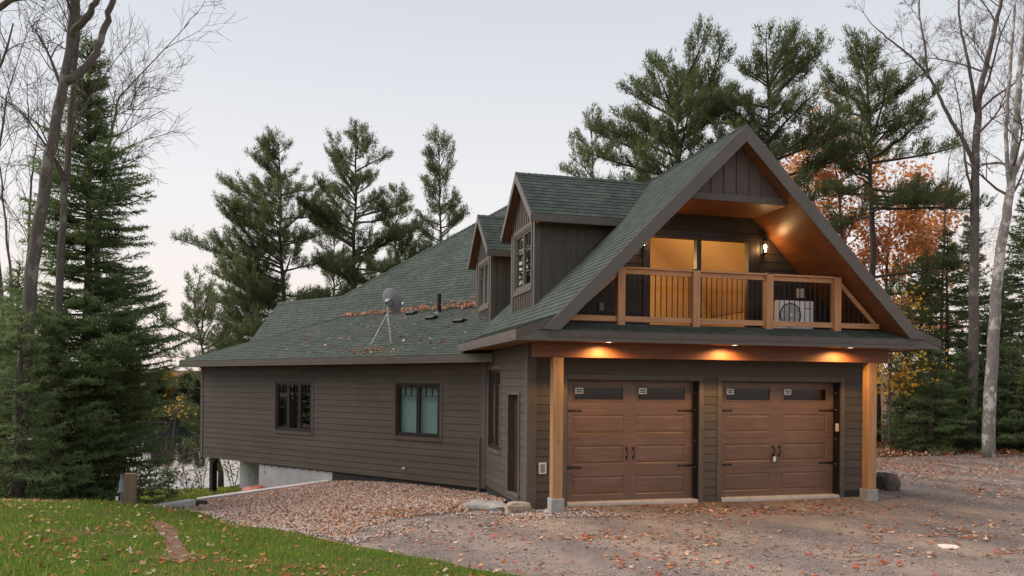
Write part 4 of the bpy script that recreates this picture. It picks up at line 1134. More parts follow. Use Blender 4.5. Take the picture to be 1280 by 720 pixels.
# folded grey cloth and white tag hung behind it
p = Vector((-7.62, 15.25, h1(-7.6, 15.25)))
mb = MB()
n_ = 9
rows_ = [(.52, .03), (.45, .04), (.38, .04), (.32, .055), (.26, .07)]
prev = None
ring = []
for z, w in rows_:
    ring.append([Vector((w*math.cos(6.283*i/n_)*(1+.25*math.sin(3*i)), .5*w*math.sin(6.283*i/n_), z + .02*math.sin(2.1*i))) for i in range(n_)])
for a_, b_ in zip(ring, ring[1:]):
    for i in range(n_): mb.quad([a_[i], b_[i], b_[(i+1) % n_], a_[(i+1) % n_]])
mb.quad(ring[0]); mb.quad(list(reversed(ring[-1])))
mb.tube([(0, 0, -.2), (0, 0, .6)], .018, 8)
mb.box(-.09, -.04, -.05, -.03, .10, .18, None, 1)
o = mb.build('covered_stake', [mat('grey cloth', (.21, .22, .27), .9, .2), M['white']], recalc=True); o.location = p; tag(o, 'thin stake wrapped in grey cloth with a white tag behind the wooden post', 'stake')
# curbs, plank, pipe, red tarp beside the bed
def bar(name, a, b, w, hgt, m, label, cat, bev=.02, sink=.1):
    a, b = Vector(a), Vector(b); d = (b-a).normalized(); s = Vector((-d.y, d.x, 0)).normalized()
    mb = MB(); mb.prism([a-s*w/2-ZV*sink, b-s*w/2-ZV*sink, b+s*w/2-ZV*sink, a+s*w/2-ZV*sink], (0, 0, hgt+sink))
    return tag(mb.build(name, m, bevel=bev), label, cat)
bar('concrete_curb', (-8.5, 21.1, -.95), (-5.25, 22.45, -.60), .30, .16, M['pale_concrete'], 'long pale concrete curb holding the gravel bed along the foundation', 'curb')
bar('concrete_curb', (-8.2, 17.95, -.61), (-7.72, 18.9, -.61), .24, .12, M['pale_concrete'], 'short low concrete edging left of the gravel bed', 'curb')
bar('wooden_plank', (-9.15, 22.7, -1.10), (-7.9, 23.4, -1.0), .22, .05, M['plank'], 'weathered plank lying on the grass behind the concrete curb', 'plank', .004, .03)
mb = MB(); a = Vector((-8.05, 18.7, -.66)); mb.tube([a + Vector((0, 0, 0)), a+Vector((.12, .10, .05)), a+Vector((.30, .25, .07)), a+Vector((.55, .5, .03))], [.07, .08, .08, .065], 14)
tag(mb.build('drain_pipe', M['log'], smooth=True), 'dark stub of drain pipe at the corner of the gravel bed', 'pipe')
mb = MB(); nn = 14
base = Vector((-7.95, 24.25, -1.15)); dx_, dy_ = Vector((.79, -.61, 0)), Vector((.61, .79, 0))
V = []
for j in range(nn+1):
    for i in range(nn+1):
        u, v = i/nn*2-1, j/nn*2-1
        z = .30*max(0, 1-abs(u)**3)*max(0, 1-abs(v)**3) + .03*math.sin(5*u+2*v)*math.cos(4*v)
        V.append(base + dx_*u*.62 + dy_*v*.4 + ZV*z)
for j in range(nn):
    for i in range(nn): mb.quad([V[j*(nn+1)+i], V[j*(nn+1)+i+1], V[(j+1)*(nn+1)+i+1], V[(j+1)*(nn+1)+i]])
mb.prism([base+dx_*-.62+dy_*-.4-ZV*.25, base+dx_*.62+dy_*-.4-ZV*.25, base+dx_*.62+dy_*.4-ZV*.25, base+dx_*-.62+dy_*.4-ZV*.25], ZV*.24)
tag(mb.build('tarp', M['rust'], smooth=False), 'faded red tarp bundled on the grass against the concrete foundation', 'tarp')

# air conditioner on the balcony
ac = empty('heat_pump', hw(5.52, -.42, 3.47), math.pi/2-ANG); tag(ac, 'white outdoor heat pump unit with round fan on the balcony', 'heat pump')
mb = MB(); mb.box(-.43, .43, -.16, .16, .06, .64); mb.box(-.36, -.28, -.2, .2, 0, .06); mb.box(.28, .36, -.2, .2, 0, .06); mb.build('casing', M['ac_white'], ac, bevel=.015)
mb = MB(); mb.lathe((-.12, -.162, .34), (0, -1, 0), [(.25, 0), (.25, .012), (.225, .014), (.22, -.004), (.001, -.004)], 36)
mb.build('fan_opening', mat('dark grille', (.10, .10, .11), .6), ac)
mb = MB()
for r_ in (.06, .1, .14, .18, .22): mb.lathe((-.12, -.172, .34), (0, -1, 0), [(r_, 0), (r_+.006, .003), (r_, .006), (r_-.006, .003), (r_, 0)], 32)
for k in range(8): a = k*math.pi/8; mb.tube([(-.12-.225*math.cos(a), -.17, .34-.225*math.sin(a)), (-.12+.225*math.cos(a), -.17, .34+.225*math.sin(a))], .003, 5)
mb.build('fan_grille', M['dish'], ac)
mb = MB(); mb.lathe((-.12, -.168, .34), (0, -1, 0), [(.05, 0), (.045, .012), (.001, .014)], 20); mb.build('fan_hub', M['white'], ac)
mb = MB(); mb.box(.24, .37, -.166, -.16, .47, .50); mb.build('badge', M['dish'], ac)

# key lock-box / tag hung on the handle
tp = hw(5.525, -(-.205)-.05, .85)
tg = empty('hanging_tag', hw(5.537, .15, .80), math.pi/2-ANG); tag(tg, 'small white and blue tag on a black strap hung from a garage door handle', 'tag')
mb = MB(); mb.box(-.016, .016, -.006, .004, .05, .22); mb.build('strap', M['black'], tg)
mb = MB(); mb.prism([Vector((-.032, -.01, -.06)), Vector((.032, -.01, -.06)), Vector((.032, -.01, .02)), Vector((.012, -.01, .055)), Vector((-.012, -.01, .055)), Vector((-.032, -.01, .02))], (0, .014, 0)); mb.build('label', [mat('pale blue plastic', (.55, .62, .72), .4, .1)], tg)

# satellite dish on a tripod
feet = [wg(4.52, .40, low_z(.40)), wg(3.88, .54, low_z(.54)), wg(3.72, 1.02, low_z(1.02))]
cen = (feet[0]+feet[1]+feet[2])/3
dl = hw(cen.x, cen.y, cen.z)
sd = empty('satellite_dish', dl, math.pi/2-ANG); tag(sd, 'grey satellite dish on a three legged mast standing on the low roof', 'satellite dish')
def L_(p): return p - cen
topv = Vector((-.06, 0, .88))
mb = MB(); mb.tube([topv-ZV*.42, topv+ZV*.10], .025, 12); mb.build('mast', M['steel'], sd)
for f_ in feet:
    mb = MB(); a = L_(f_); mb.tube([a, topv-ZV*.12], .016, 8); mb.box(a.x-.06, a.x+.06, a.y-.045, a.y+.045, a.z-.012, a.z+.02); mb.build('leg', M['steel'], sd)
axs = (UD*.0 + Vector((.62, .50, .38))).normalized()            # dish looks away, up and to the right
dc = topv + ZV*.17 + axs*.10
r1 = axs.cross(ZV).normalized(); r2 = r1.cross(axs)
mb = MB(); nr, ns = 8, 40
def dpt(i, j, off=0):
    rr = i/nr; a = 2*math.pi*j/ns
    return dc + (r1*math.cos(a)*.335 + r2*math.sin(a)*.37)*rr + axs*(.085*rr*rr - off)
for side_, off in ((1, 0), (-1, .012)):
    for i in range(nr):
        for j in range(ns):
            q = [dpt(i, j, off), dpt(i+1, j, off), dpt(i+1, j+1, off), dpt(i, j+1, off)]
            if i == 0: q = [q[0], q[1], q[2]]
            if side_ < 0: q.reverse()
            mb.quad(q)
for j in range(ns): mb.quad([dpt(nr, j, 0), dpt(nr, j, .012), dpt(nr, j+1, .012), dpt(nr, j+1, 0)])
mb.build('reflector', M['dish'], sd, recalc=True)
mb = MB(); b0 = dc - axs*.02
mb.box(-.08, .08, -.09, .09, -.09, .0, (b0, r1, r2, axs)); mb.box(-.05, .05, -.07, .07, -.15, -.09, (b0, r1, r2, axs)); mb.build('bracket', M['steel'], sd, bevel=.01)
mb = MB(); mb.lathe(b0 - axs*.152 + r2*.02, -axs, [(.03, 0), (.03, .004), (.001, .004)], 14); mb.build('bolt', M['black'], sd)
mb = MB(); lnb = dc + axs*.42 - r2*.28; mb.tube([dc - r2*.36 + axs*.05, lnb], .012, 8); mb.tube([lnb - axs*.06 + r2*.02, lnb + axs*.06 + r2*.06], .035, 10); mb.build('receiver_arm', M['steel'], sd)

# leaves caught on the roof
n = 700
pp = 3.0 + 6.2*rng.uniform(0, 1, n)**1.6; heap = np.clip((9.3-pp)/6, .15, 1)
qq = 3.30 + rng.normal(0, .085, n)*(.4+heap); zz = np.maximum(zE + .42*(qq+.54), 4.65+(qq-3.3))
hx = S0.x + PD.x*pp + QD.x*qq; hy = S0.y + PD.y*pp + QD.y*qq
X = HO.x + UD.x*hx + VD.x*hy; Y = HO.y + UD.y*hx + VD.y*hy
tag(leaves('roof_leaves', X, Y, .05, np.array([(.62,.33,.21),(.58,.28,.17),(.68,.42,.30),(.50,.24,.15)]), .02, .5, Z=zz + rng.uniform(0, .09, n)*heap, flat=.4), 'orange leaves heaped along the roof break behind the satellite dish', 'leaves', kind='stuff')
n = 330
pp = rng.uniform(1.2, 9, n); qq = rng.uniform(-.4, 3.2, n)
pp[:75] = rng.normal(4.0, .75, 75); qq[:75] = rng.normal(-.2, .16, 75)
zz = zE + .42*(qq+.54); hx = S0.x + PD.x*pp + QD.x*qq; hy = S0.y + PD.y*pp + QD.y*qq
tag(leaves('roof_leaves', HO.x + UD.x*hx + VD.x*hy, HO.y + UD.y*hx + VD.y*hy, .05, LEAFPAL, .02, .5, Z=zz), 'few loose leaves stuck to the low green roof slope', 'leaves', kind='stuff')

# ================================================================== TREES
def unit(v): return v/np.linalg.norm(v)
def blades(P, D, L, W):
    """needle triangles: base P, direction D, random side"""
    n = len(P); s = np.cross(D, rng.normal(size=(n, 3))); s /= np.linalg.norm(s, axis=1)[:, None] + 1e-9
    V = np.empty((n, 3, 3)); V[:, 0] = P - s*W[:, None]*.5; V[:, 1] = P + s*W[:, None]*.5; V[:, 2] = P + D*L[:, None]
    return V
def crown_mesh(name, V, col, m, parent):
    n = len(V); F = np.arange(n*3).reshape(-1, 3)
    return np_mesh(name, V.reshape(-1, 3), F, m, parent, np.repeat(col, 3, 0))
def tree_root(name, x, y, label, cat, group=None, sink=.15):
    e = empty(name, (x, y, h1(x, y) - sink)); return tag(e, label, cat, group)
def curve(p0, d0, L, n, lift, wob, r_):
    """points of a limb: starts along d0, bends by lift per metre"""
    p = np.array(p0, float); d = unit(np.array(d0, float)); out = [p.copy()]; st = L/n
    for i in range(n):
        d = unit(d + np.array([r_.gauss(0, wob), r_.gauss(0, wob), r_.gauss(0, wob*.6) + lift*st]))
        p = p + d*st; out.append(p.copy())
    return out
def along(pts, t):
    f = t*(len(pts)-1); i = min(int(f), len(pts)-2); a = f-i
    return pts[i]*(1-a)+pts[i+1]*a, unit(pts[i+1]-pts[i])

def pine(x, y, height, spread, label, seed, cb=.3, lean=(0, 0), dens=1.0, trunk_r=.20, extra=(), group='white pines around the house', bias=None, tuft=.23, hue=0, prof=None, nl=None, name='pine_tree'):
    r_ = random.Random(seed); root = tree_root(name, x, y, label, 'tree', group)
    n = 10; tp = [np.array([lean[0]*(i/n)**1.4 + r_.gauss(0, .07)*(i > 0), lean[1]*(i/n)**1.4 + r_.gauss(0, .07)*(i > 0), height*i/n]) for i in range(n+1)]
    tr = [trunk_r*(1-.93*(i/n)**.9) for i in range(n+1)]
    mb = MB(); mb.tube(tp, tr, 10)
    nl = int((nl or height*2.6)*1.75)
    Ps, Ds, Cs = [], [], []
    limbs = []
    for i in range(nl):
        t = cb + (1-cb)*((i+.5*r_.random())/nl)
        tt = (t-cb)/(1-cb)
        az = r_.uniform(0, 2*math.pi) if not bias or r_.random() > bias[1] else bias[0] + r_.gauss(0, .6)
        L = spread*((prof or (lambda q: (1-q**2.0)**.85*(.62+.38*min(1, q*4))))(tt))*r_.uniform(.4, 1.25) + .35
        el = -.10 + .85*tt**1.3 + r_.gauss(0, .14)
        limbs.append((t, az, L, el, .12))
    limbs += [(a, b, c, d, .05) for a, b, c, d in extra]
    for t, az, L, el, lift in limbs:
        p0, _ = along(tp, t); d0 = np.array([math.cos(az)*math.cos(el), math.sin(az)*math.cos(el), math.sin(el)])
        lp = curve(p0, d0, L, 6, lift/ max(L, 1)*1.2, .09, r_)
        r0 = min(.065, .018 + .016*L)*(trunk_r/.2)**.5
        mb.tube(lp, [r0*(1-.82*k/6) for k in range(7)], 5, False)
        nb = max(4, int(L*4.6*dens))
        for b in range(nb):
            s = .22 + .78*(b+.5*r_.random())/nb if L > 1.2 else .1+.9*(b+.5)/nb
            bp, bd = along(lp, min(s, .999)); side = 1 if b % 2 else -1
            hz = unit(np.cross(bd, [0, 0, 1.])+1e-6)*side
            dd = unit(bd*.75 + hz*r_.uniform(.25, 1.05) + np.array([0, 0, r_.uniform(-.05, .45)]))
            bl = (.42 + .30*L*(1-s))*r_.uniform(.5, 1.5)
            bq = [bp, bp + dd*bl*.5, bp + unit(dd + np.array([0, 0, .35]))*bl]
            if bl > .35: mb.tube(bq, [.010, .007, .004], 3, False)
            nt = max(2, int(bl/.115))
            for k in range(nt):
                q, qd_ = along(bq, min(.999, .25+.75*(k+.6)/nt))
                Ps.append(q); Ds.append(unit(qd_ + np.array([0, 0, .25]))); Cs.append(r_.random())
    Ps, Ds, Cs = np.array(Ps), np.array(Ds), np.array(Cs)
    nn = 13
    P = np.repeat(Ps, nn, 0) + rng.normal(0, .075, (len(Ps)*nn, 3)); D = np.repeat(Ds, nn, 0) + rng.normal(0, .62, (len(Ps)*nn, 3)); D /= np.linalg.norm(D, axis=1)[:, None]
    V = blades(P, D, rng.uniform(.5, 1.15, len(P))*tuft, rng.uniform(.024, .044, len(P)))
    c0, c1 = np.array([.075, .102, .046]), np.array([.20, .235, .105])
    u = np.clip(np.repeat(Cs, nn)*.75 + rng.uniform(0, .25, len(P)) + hue, 0, 1)[:, None]
    col = c0*(1-u) + c1*u
    mb.build('trunk', M['bark_dark'], root, smooth=True)
    crown_mesh('crown', V, col, M['needles'], root)
    return root

def spruce(x, y, height, spread, label, seed, cb=.04, step=.042, nlen=.12, nw=.027, trunk_r=.12, group='spruces and firs at the edge of the wood', hue=0, whorl=.21, per=7, name='spruce_tree', lean=(0, 0)):
    r_ = random.Random(seed); root = tree_root(name, x, y, label, 'tree', group)
    n = 8; tp = [np.array([lean[0]*i/n + r_.gauss(0, .02), lean[1]*i/n + r_.gauss(0, .02), height*i/n]) for i in range(n+1)]
    mb = MB(); mb.tube(tp, [trunk_r*(1-.95*i/n)+.004 for i in range(n+1)], 8)
    Ps, Ds, Us = [], [], []
    z = height*cb
    while z < height*.985:
        t = z/height; base = spread*min(1, .38+3.2*t)*(1-t)**.82*(.82+.18*math.sin(z*1.7+seed))+.10
        for b in range(per if t < .9 else 4):
            az = r_.uniform(0, 2*math.pi); L = base*r_.uniform(.55, 1.16); el = -.30 + .25*t*2 + .55*max(0, t-.6)*2 + r_.gauss(0, .10)
            p0, _ = along(tp, t); p0 = p0 + np.array([0, 0, r_.uniform(-.12, .12)])
            d0 = np.array([math.cos(az)*math.cos(el), math.sin(az)*math.cos(el), math.sin(el)])
            lp = curve(p0, d0, L, 5, .22, .05, r_)
            mb.tube(lp, [.020*(trunk_r/.12)*(1-.85*k/5) for k in range(6)], 4, False)
            u0 = r_.random()
            m_ = max(2, int(L/.075*(.05/step)**.35))
            segs = [(lp[-2], lp[-1]-lp[-2], u0)]
            for k in range(m_):
                s = .18 + .82*(k+.5)/m_; bp, bd = along(lp, min(.999, s)); hz = unit(np.cross(bd, [0, 0, 1.])+1e-6)*(1 if k % 2 else -1)
                tl = (.10 + .42*L*(1-s)**.8*.75 + .05*r_.random())*r_.uniform(.7, 1.2)
                dd = unit(bd*.75 + hz*.9 + np.array([0, 0, r_.uniform(-.35, .12)]))
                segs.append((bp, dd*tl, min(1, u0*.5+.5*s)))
            for a, v, u in segs:
                ln = np.linalg.norm(v); q = max(3, int(ln/step)); tt = (np.arange(q)+.5)/q
                Ps.append(a[None] + v[None]*tt[:, None]); Ds.append(np.repeat(unit(v)[None], q, 0)); Us.append(np.full(q, u))
        z += whorl*r_.uniform(.75, 1.25)*(1 if t < .8 else .7)
    P, D, U = np.concatenate(Ps), np.concatenate(Ds), np.concatenate(Us)
    P = np.repeat(P, 2, 0); D = np.repeat(D, 2, 0); U = np.repeat(U, 2)
    D = D*.7 + rng.normal(0, .50, D.shape); D /= np.linalg.norm(D, axis=1)[:, None]
    V = blades(P, D, rng.uniform(.7, 1.25, len(P))*nlen, rng.uniform(.7, 1.3, len(P))*nw)
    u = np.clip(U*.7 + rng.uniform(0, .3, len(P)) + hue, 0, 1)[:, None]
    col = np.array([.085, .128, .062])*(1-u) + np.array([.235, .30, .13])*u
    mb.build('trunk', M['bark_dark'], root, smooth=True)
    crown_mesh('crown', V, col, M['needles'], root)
    return root

def twigs(mb, p0, d0, L, r0, lev, r_, ends=None, wob=.16, lift=.05, split=(3, 5), minr=.004, tipless=False):
    n = 4 if lev > 0 else 3
    lp = curve(p0, d0, L, n, lift, wob, r_)
    mb.tube(lp, [max(minr, r0*(1-.62*k/n)) for k in range(n+1)], 5 if r0 > .03 else 3, False)
    if ends is not None and lev <= 1: ends += [(lp[-1], unit(lp[-1]-lp[-2])), (lp[2], unit(lp[2]-lp[1]))]
    if lev <= 0: return
    for k in range(r_.randint(*split)):
        s = r_.uniform(.25, 1.0); bp, bd = along(lp, min(.999, s))
        pr = unit(np.cross(bd, np.array([r_.gauss(0, 1), r_.gauss(0, 1), r_.gauss(0, 1)]))+1e-6)
        dd = unit(bd*r_.uniform(.6, 1.2) + pr*r_.uniform(.5, .9) + np.array([0, 0, .12]))
        twigs(mb, bp, dd, L*r_.uniform(.42, .68), max(minr, r0*r_.uniform(.35, .55)), lev-1, r_, ends, wob, lift, split, minr)

def bare_tree(name, lines, label, seed, barkm, base=None, Y=None, lev=3, nb=7, group=None, blen=.30, cat='tree', leafpal=None, nleaf=0, leafsize=.10, minr=.0045, bstart=.3, trunk='trunk', spread_depth=.35):
    """lines: list of ([(px,py,dY)...], r0, r1, twig count or None): stems through points of the photograph at depth Y"""
    r_ = random.Random(seed)
    first = at(*lines[0][0][0][:2], Y+lines[0][0][0][2])
    root = empty(name, first); tag(root, label, cat, group)
    O = np.array(first)
    mb, tb, ends = MB(), MB(), []
    for pts_, r0, r1, cnt in lines:
        cp = [np.array(at(a, b, Y+c)) - O for a, b, c in pts_]
        sp = []                                                 # smooth the stem
        for i in range(len(cp)-1):
            p_1, p0, p1, p2 = cp[max(i-1, 0)], cp[i], cp[i+1], cp[min(i+2, len(cp)-1)]
            for j in range(5):
                t = j/5; sp.append(.5*((2*p0)+(-p_1+p1)*t+(2*p_1-5*p0+4*p1-p2)*t*t+(-p_1+3*p0-3*p1+p2)*t**3))
        sp.append(cp[-1]); sp = [p + np.array([r_.gauss(0, .012), r_.gauss(0, .012), 0])*(0 < i < len(sp)-1) for i, p in enumerate(sp)]
        m_ = len(sp); mb.tube(sp, [r0+(r1-r0)*i/(m_-1) for i in range(m_)], 10 if r0 > .06 else 6)
        tot = sum(np.linalg.norm(b-a) for a, b in zip(sp, sp[1:]))
        for k in range(nb if cnt is None else cnt):
            s = r_.uniform(bstart, 1.0); bp, bd = along(sp, min(.999, s))
            az = r_.uniform(0, 2*math.pi); pr = np.array([math.cos(az), math.sin(az)*(spread_depth+.5), r_.uniform(0, .9)])
            dd = unit(bd*.55 + unit(pr)*.9)
            rr = (r0+(r1-r0)*s)
            twigs(tb, bp, dd, max(.5, tot*blen*r_.uniform(.5, 1.1)*(1-.45*s)), min(.05, max(minr*1.5, rr*.42)), lev-1, r_, ends, minr=minr)
        twigs(tb, sp[-1], unit(sp[-1]-sp[-2]), max(.5, tot*blen*.8), max(minr, r1*.95), lev-1, r_, ends, minr=minr)
    mb.build(trunk, barkm, root, smooth=True)
    if tb.v: tb.build('branches', M['twig'], root)
    if nleaf and ends:
        E = np.array([e[0] for e in ends]); idx = rng.integers(0, len(E), nleaf)
        P = E[idx] + rng.normal(0, .22, (nleaf, 3)); A = rng.normal(size=(nleaf, 3)); A[:, 2] *= .5; A /= np.linalg.norm(A, axis=1)[:, None]
        B = np.cross(A, rng.normal(size=(nleaf, 3))); B /= np.linalg.norm(B, axis=1)[:, None]
        s = (leafsize*rng.uniform(.6, 1.3, nleaf))[:, None]
        V = np.stack([P-A*s*.5, P+B*s*.42, P+A*s*.6, P-B*s*.42], 1)
        pal = np.array(leafpal); cl = vnoise(P[:, 0]+P[:, 1]*.5, P[:, 2], 1.1, seed)
        ci = np.clip((cl*len(pal)*.7 + rng.uniform(0, len(pal)*.5, nleaf)).astype(int), 0, len(pal)-1)
        col = pal[ci]*rng.uniform(.75, 1.2, (nleaf, 1))
        np_mesh('crown', V.reshape(-1, 3), np.arange(nleaf*4).reshape(-1, 4), M['leaves'], root, np.repeat(col, 4, 0))
    return root

def gx_(px, Y): return at(px, 600, Y).x
def hgt(px, py, Y, sink=.15):                                   # tree height so that its top shows at py
    x = gx_(px, Y); return at(px, py, Y).z - h1(x, Y) + sink

# --- conifers on the left
def SP(px, top, Y, sp, label, seed, **k): return spruce(gx_(px, Y), Y, hgt(px, top, Y), sp, label, seed, **k)
SP(108, 40, 18.6, 3.2, 'tallest dark spruce left of the side wing, its tip near the top of the photo', 1, step=.038, nlen=.11, nw=.024, trunk_r=.15, per=10, whorl=.19)
SP(22, 330, 20.5, 2.3, 'broad spruce at the left edge behind the leaning grey trunks', 2, step=.055)
SP(-35, 350, 17.5, 2.0, 'spruce half cut off by the left edge of the photo', 3, step=.055)
SP(152, 385, 20.5, 1.6, 'shorter spruce nearest to the lake opening, boughs starting above the post', 4, cb=.40, step=.04)
SP(2, 370, 23.5, 2.4, 'dense spruce far left, behind the others and close to the water', 15, step=.055)
SP(66, 400, 17.0, 1.7, 'low bushy fir between the leaning trunks and the tall spruce', 5, step=.045, hue=.15, cb=.02)
SP(96, 465, 18.2, 1.5, 'small dense fir in front of the tall spruce, its boughs near the lawn edge', 6, step=.045, cb=.02)
SP(24, 395, 15.7, 1.5, 'fir at the lawn edge hiding the foot of the leaning grey trunk', 14, step=.05, cb=.02, hue=.1)
# --- spruces on the right
RS = [(1134, 425, 31.0, 1.6, 'small spruce just right of the porch roof corner'), (1150, 318, 35, 2.3, 'spruce with slender top in front of the orange maple'), (1182, 285, 33.5, 2.5, 'spruce left of the pale trunk, second tallest on the right'),
      (1212, 262, 37, 2.6, 'far spruce rising behind the two pale trunks'), (1163, 425, 29.6, 1.9, 'low full spruce at the edge of the driveway bank'), (1252, 320, 35, 2.5, 'spruce right behind the pale blotched trunk'),
      (1282, 225, 32.5, 2.7, 'tallest spruce at the right edge of the photo'), (1204, 440, 30.2, 1.8, 'low spruce left of the foot of the pale trunk'), (1262, 420, 29.8, 1.9, 'low spruce right of the foot of the pale trunk'),
      (1310, 330, 30, 2.3, 'spruce beyond the right edge, only its left boughs showing'), (1235, 395, 34, 2.2, 'middle sized spruce directly behind the pale trunk'),
      (1140, 455, 32.5, 1.8, 'short dark fir at the left end of the right hand wood'), (1285, 450, 28.8, 1.6, 'short fir at the right edge on the driveway bank'), (1180, 470, 32, 1.7, 'dark short fir in the middle of the right hand wood')]
for i, (px, top, Y, sp, lb) in enumerate(RS):
    SP(px, top, Y, sp, lb, 20+i, step=.075, nlen=.17, nw=.042, per=7, whorl=.27, trunk_r=.13)

# --- pines behind the house
def PN(px, top, Y, sp, label, seed, **k): return pine(gx_(px, Y), Y, hgt(px, top+14, Y), sp, label, seed, **k)
PN(362, 163, 42, 5.2, 'large white pine left of the group behind the wing, boughs swept to the left', 31, cb=.26, bias=(math.pi*1.02, .35), trunk_r=.24, lean=(-.8, 0), dens=1.05)
PN(440, 150, 43, 4.3, 'tallest white pine in the middle of the group behind the wing', 32, cb=.25, trunk_r=.24, dens=.95)
PN(547, 162, 45, 3.0, 'narrow pine standing right of the group above the steep roof', 33, cb=.2, trunk_r=.2, prof=lambda q: (1-q)**.6*(.5+.5*min(1, q*4)))
PN(492, 225, 46, 3.0, 'smaller pine between the tall middle pine and the narrow one', 34, cb=.2, trunk_r=.16)
PN(322, 295, 40, 2.9, 'thin young pine low at the left of the pine group', 35, cb=.15, trunk_r=.13, dens=.8)
PN(415, 255, 47, 2.8, 'pine filling the gap behind the two tallest ones', 36, cb=.15, trunk_r=.16)
PN(520, 300, 44, 2.2, 'low pine just above the steep green roof', 37, cb=.1, trunk_r=.12, hue=.15)
PN(466, 320, 41, 2.0, 'young light green pine above the wing ridge', 38, cb=.1, trunk_r=.1, hue=.25)
PN(276, 360, 36, 2.6, 'sparse crooked pine on the shore by the left corner of the wing', 39, cb=.22, lean=(-1.3, 0), trunk_r=.15, dens=.6, nl=20, prof=lambda q: .35+.65*math.sin(q*math.pi)**.8)
# --- pines behind the garage
PN(950, 62, 31, 3.0, 'very tall pine behind the garage gable, right of the pair', 41, cb=.45, trunk_r=.24, lean=(.3, 0), prof=lambda q: .45+.5*math.sin(min(1, q*1.1)*math.pi)**.7, dens=1.2, nl=34)
PN(858, 88, 32, 3.9, 'tall spreading pine left of the garage gable with a long limb to the left', 42, cb=.40, trunk_r=.26, lean=(-.6, 0), nl=36, dens=1.25, prof=lambda q: .5+.5*math.sin(min(1, q*1.1)*math.pi)**.7,
   extra=((.74, math.pi*1.0, 4.1, .18), (.80, math.pi*.98, 3.6, .45), (.68, math.pi*1.03, 3.9, .0), (.90, math.pi*.97, 2.6, .55), (.62, math.pi*1.0, 3.4, -.1)))
PN(738, 148, 37, 2.7, 'pine with upswept plumes rising behind the large dormer roof', 43, cb=.3, trunk_r=.18, hue=.18, prof=lambda q: .9-.55*q, nl=26)
PN(808, 205, 35, 2.2, 'small pine between the dormer roof and the garage gable', 44, cb=.2, trunk_r=.12, hue=.15)
PN(1093, 62, 33, 3.9, 'tall pine right of the gable with bare lower trunk and flat layered boughs', 45, cb=.60, trunk_r=.25, lean=(-.5, 0), nl=24, dens=.9, prof=lambda q: (1-q)**.55*.95+.05,
   extra=((.40, .2, 3.4, .05), (.37, math.pi*.95, 2.8, .1), (.44, -.1, 3.6, .1), (.34, .1, 2.6, 0)))

# --- bare and autumn trees
bare_tree('maple_tree', [([(20, 628, 0), (27, 500, 0), (40, 340, 0), (58, 220, 0), (76, 120, 0), (87, 60, 0), (94, -20, 0), (104, -110, .3)], .158, .058, 7),
    ([(84, 102, 0), (103, 88, .1), (120, 66, .2), (134, 25, .3), (146, -20, .4), (158, -80, .6)], .095, .045, 6), ([(88, 45, 0), (110, 18, -.2), (125, -10, -.3), (150, -70, -.4)], .085, .04, 6)],
    'large leaning grey trunk forking near the top left of the photo, bare of leaves', 51, M['bark'], Y=16.6, lev=4, blen=.22, group=None, bstart=.55)
bare_tree('maple_tree', [([(62, 628, 0), (68, 480, 0), (76, 320, 0), (84, 200, 0), (92, 110, 0), (97, 20, 0), (99, -60, 0)], .10, .04, 9)], 'slimmer grey bare trunk standing just right of the large leaning one', 52, M['bark'], Y=17.4, lev=3, blen=.2, bstart=.45)
bare_tree('maple_tree', [([(-22, 600, 0), (-20, 300, 0), (-26, 120, 0), (-14, 30, 0), (20, -6, 0), (60, -30, 0)], .12, .035, 12)], 'bare tree outside the left edge whose top branches reach into the corner', 53, M['bark'], Y=15.5, lev=3, blen=.2, bstart=.4)
bare_tree('bare_tree', [([(110, 590, 0), (118, 380, 0), (128, 240, 0), (138, 170, 0), (150, 120, 0)], .11, .03, 16)], 'fine twigged bare tree behind the tallest spruce', 54, M['bark'], Y=25, lev=4, blen=.34, bstart=.35)
bare_tree('bare_tree', [([(22, 590, 0), (20, 440, 0), (12, 330, 0), (0, 210, 0)], .06, .02, 9), ([(21, 500, 0), (32, 360, 0), (38, 240, 0), (44, 190, 0)], .05, .02, 9)], 'thin bare sapling with two stems at the far left', 55, M['bark'], Y=22, lev=3, blen=.3, bstart=.4)
bare_tree('bare_tree', [([(2, 600, 0), (4, 420, 0), (-6, 250, 0), (8, 120, 0)], .09, .025, 12)], 'bare grey tree at the left edge behind the spruce', 56, M['bark'], Y=26, lev=4, blen=.34, bstart=.3)
bare_tree('bare_tree', [([(205, -260, 0), (215, -120, 0), (222, -40, 0), (226, -18, 0)], .05, .014, 4)], 'bare overhanging twig at the top left of the sky', 57, M['bark'], Y=13, lev=3, blen=.12, bstart=.75) if False else None
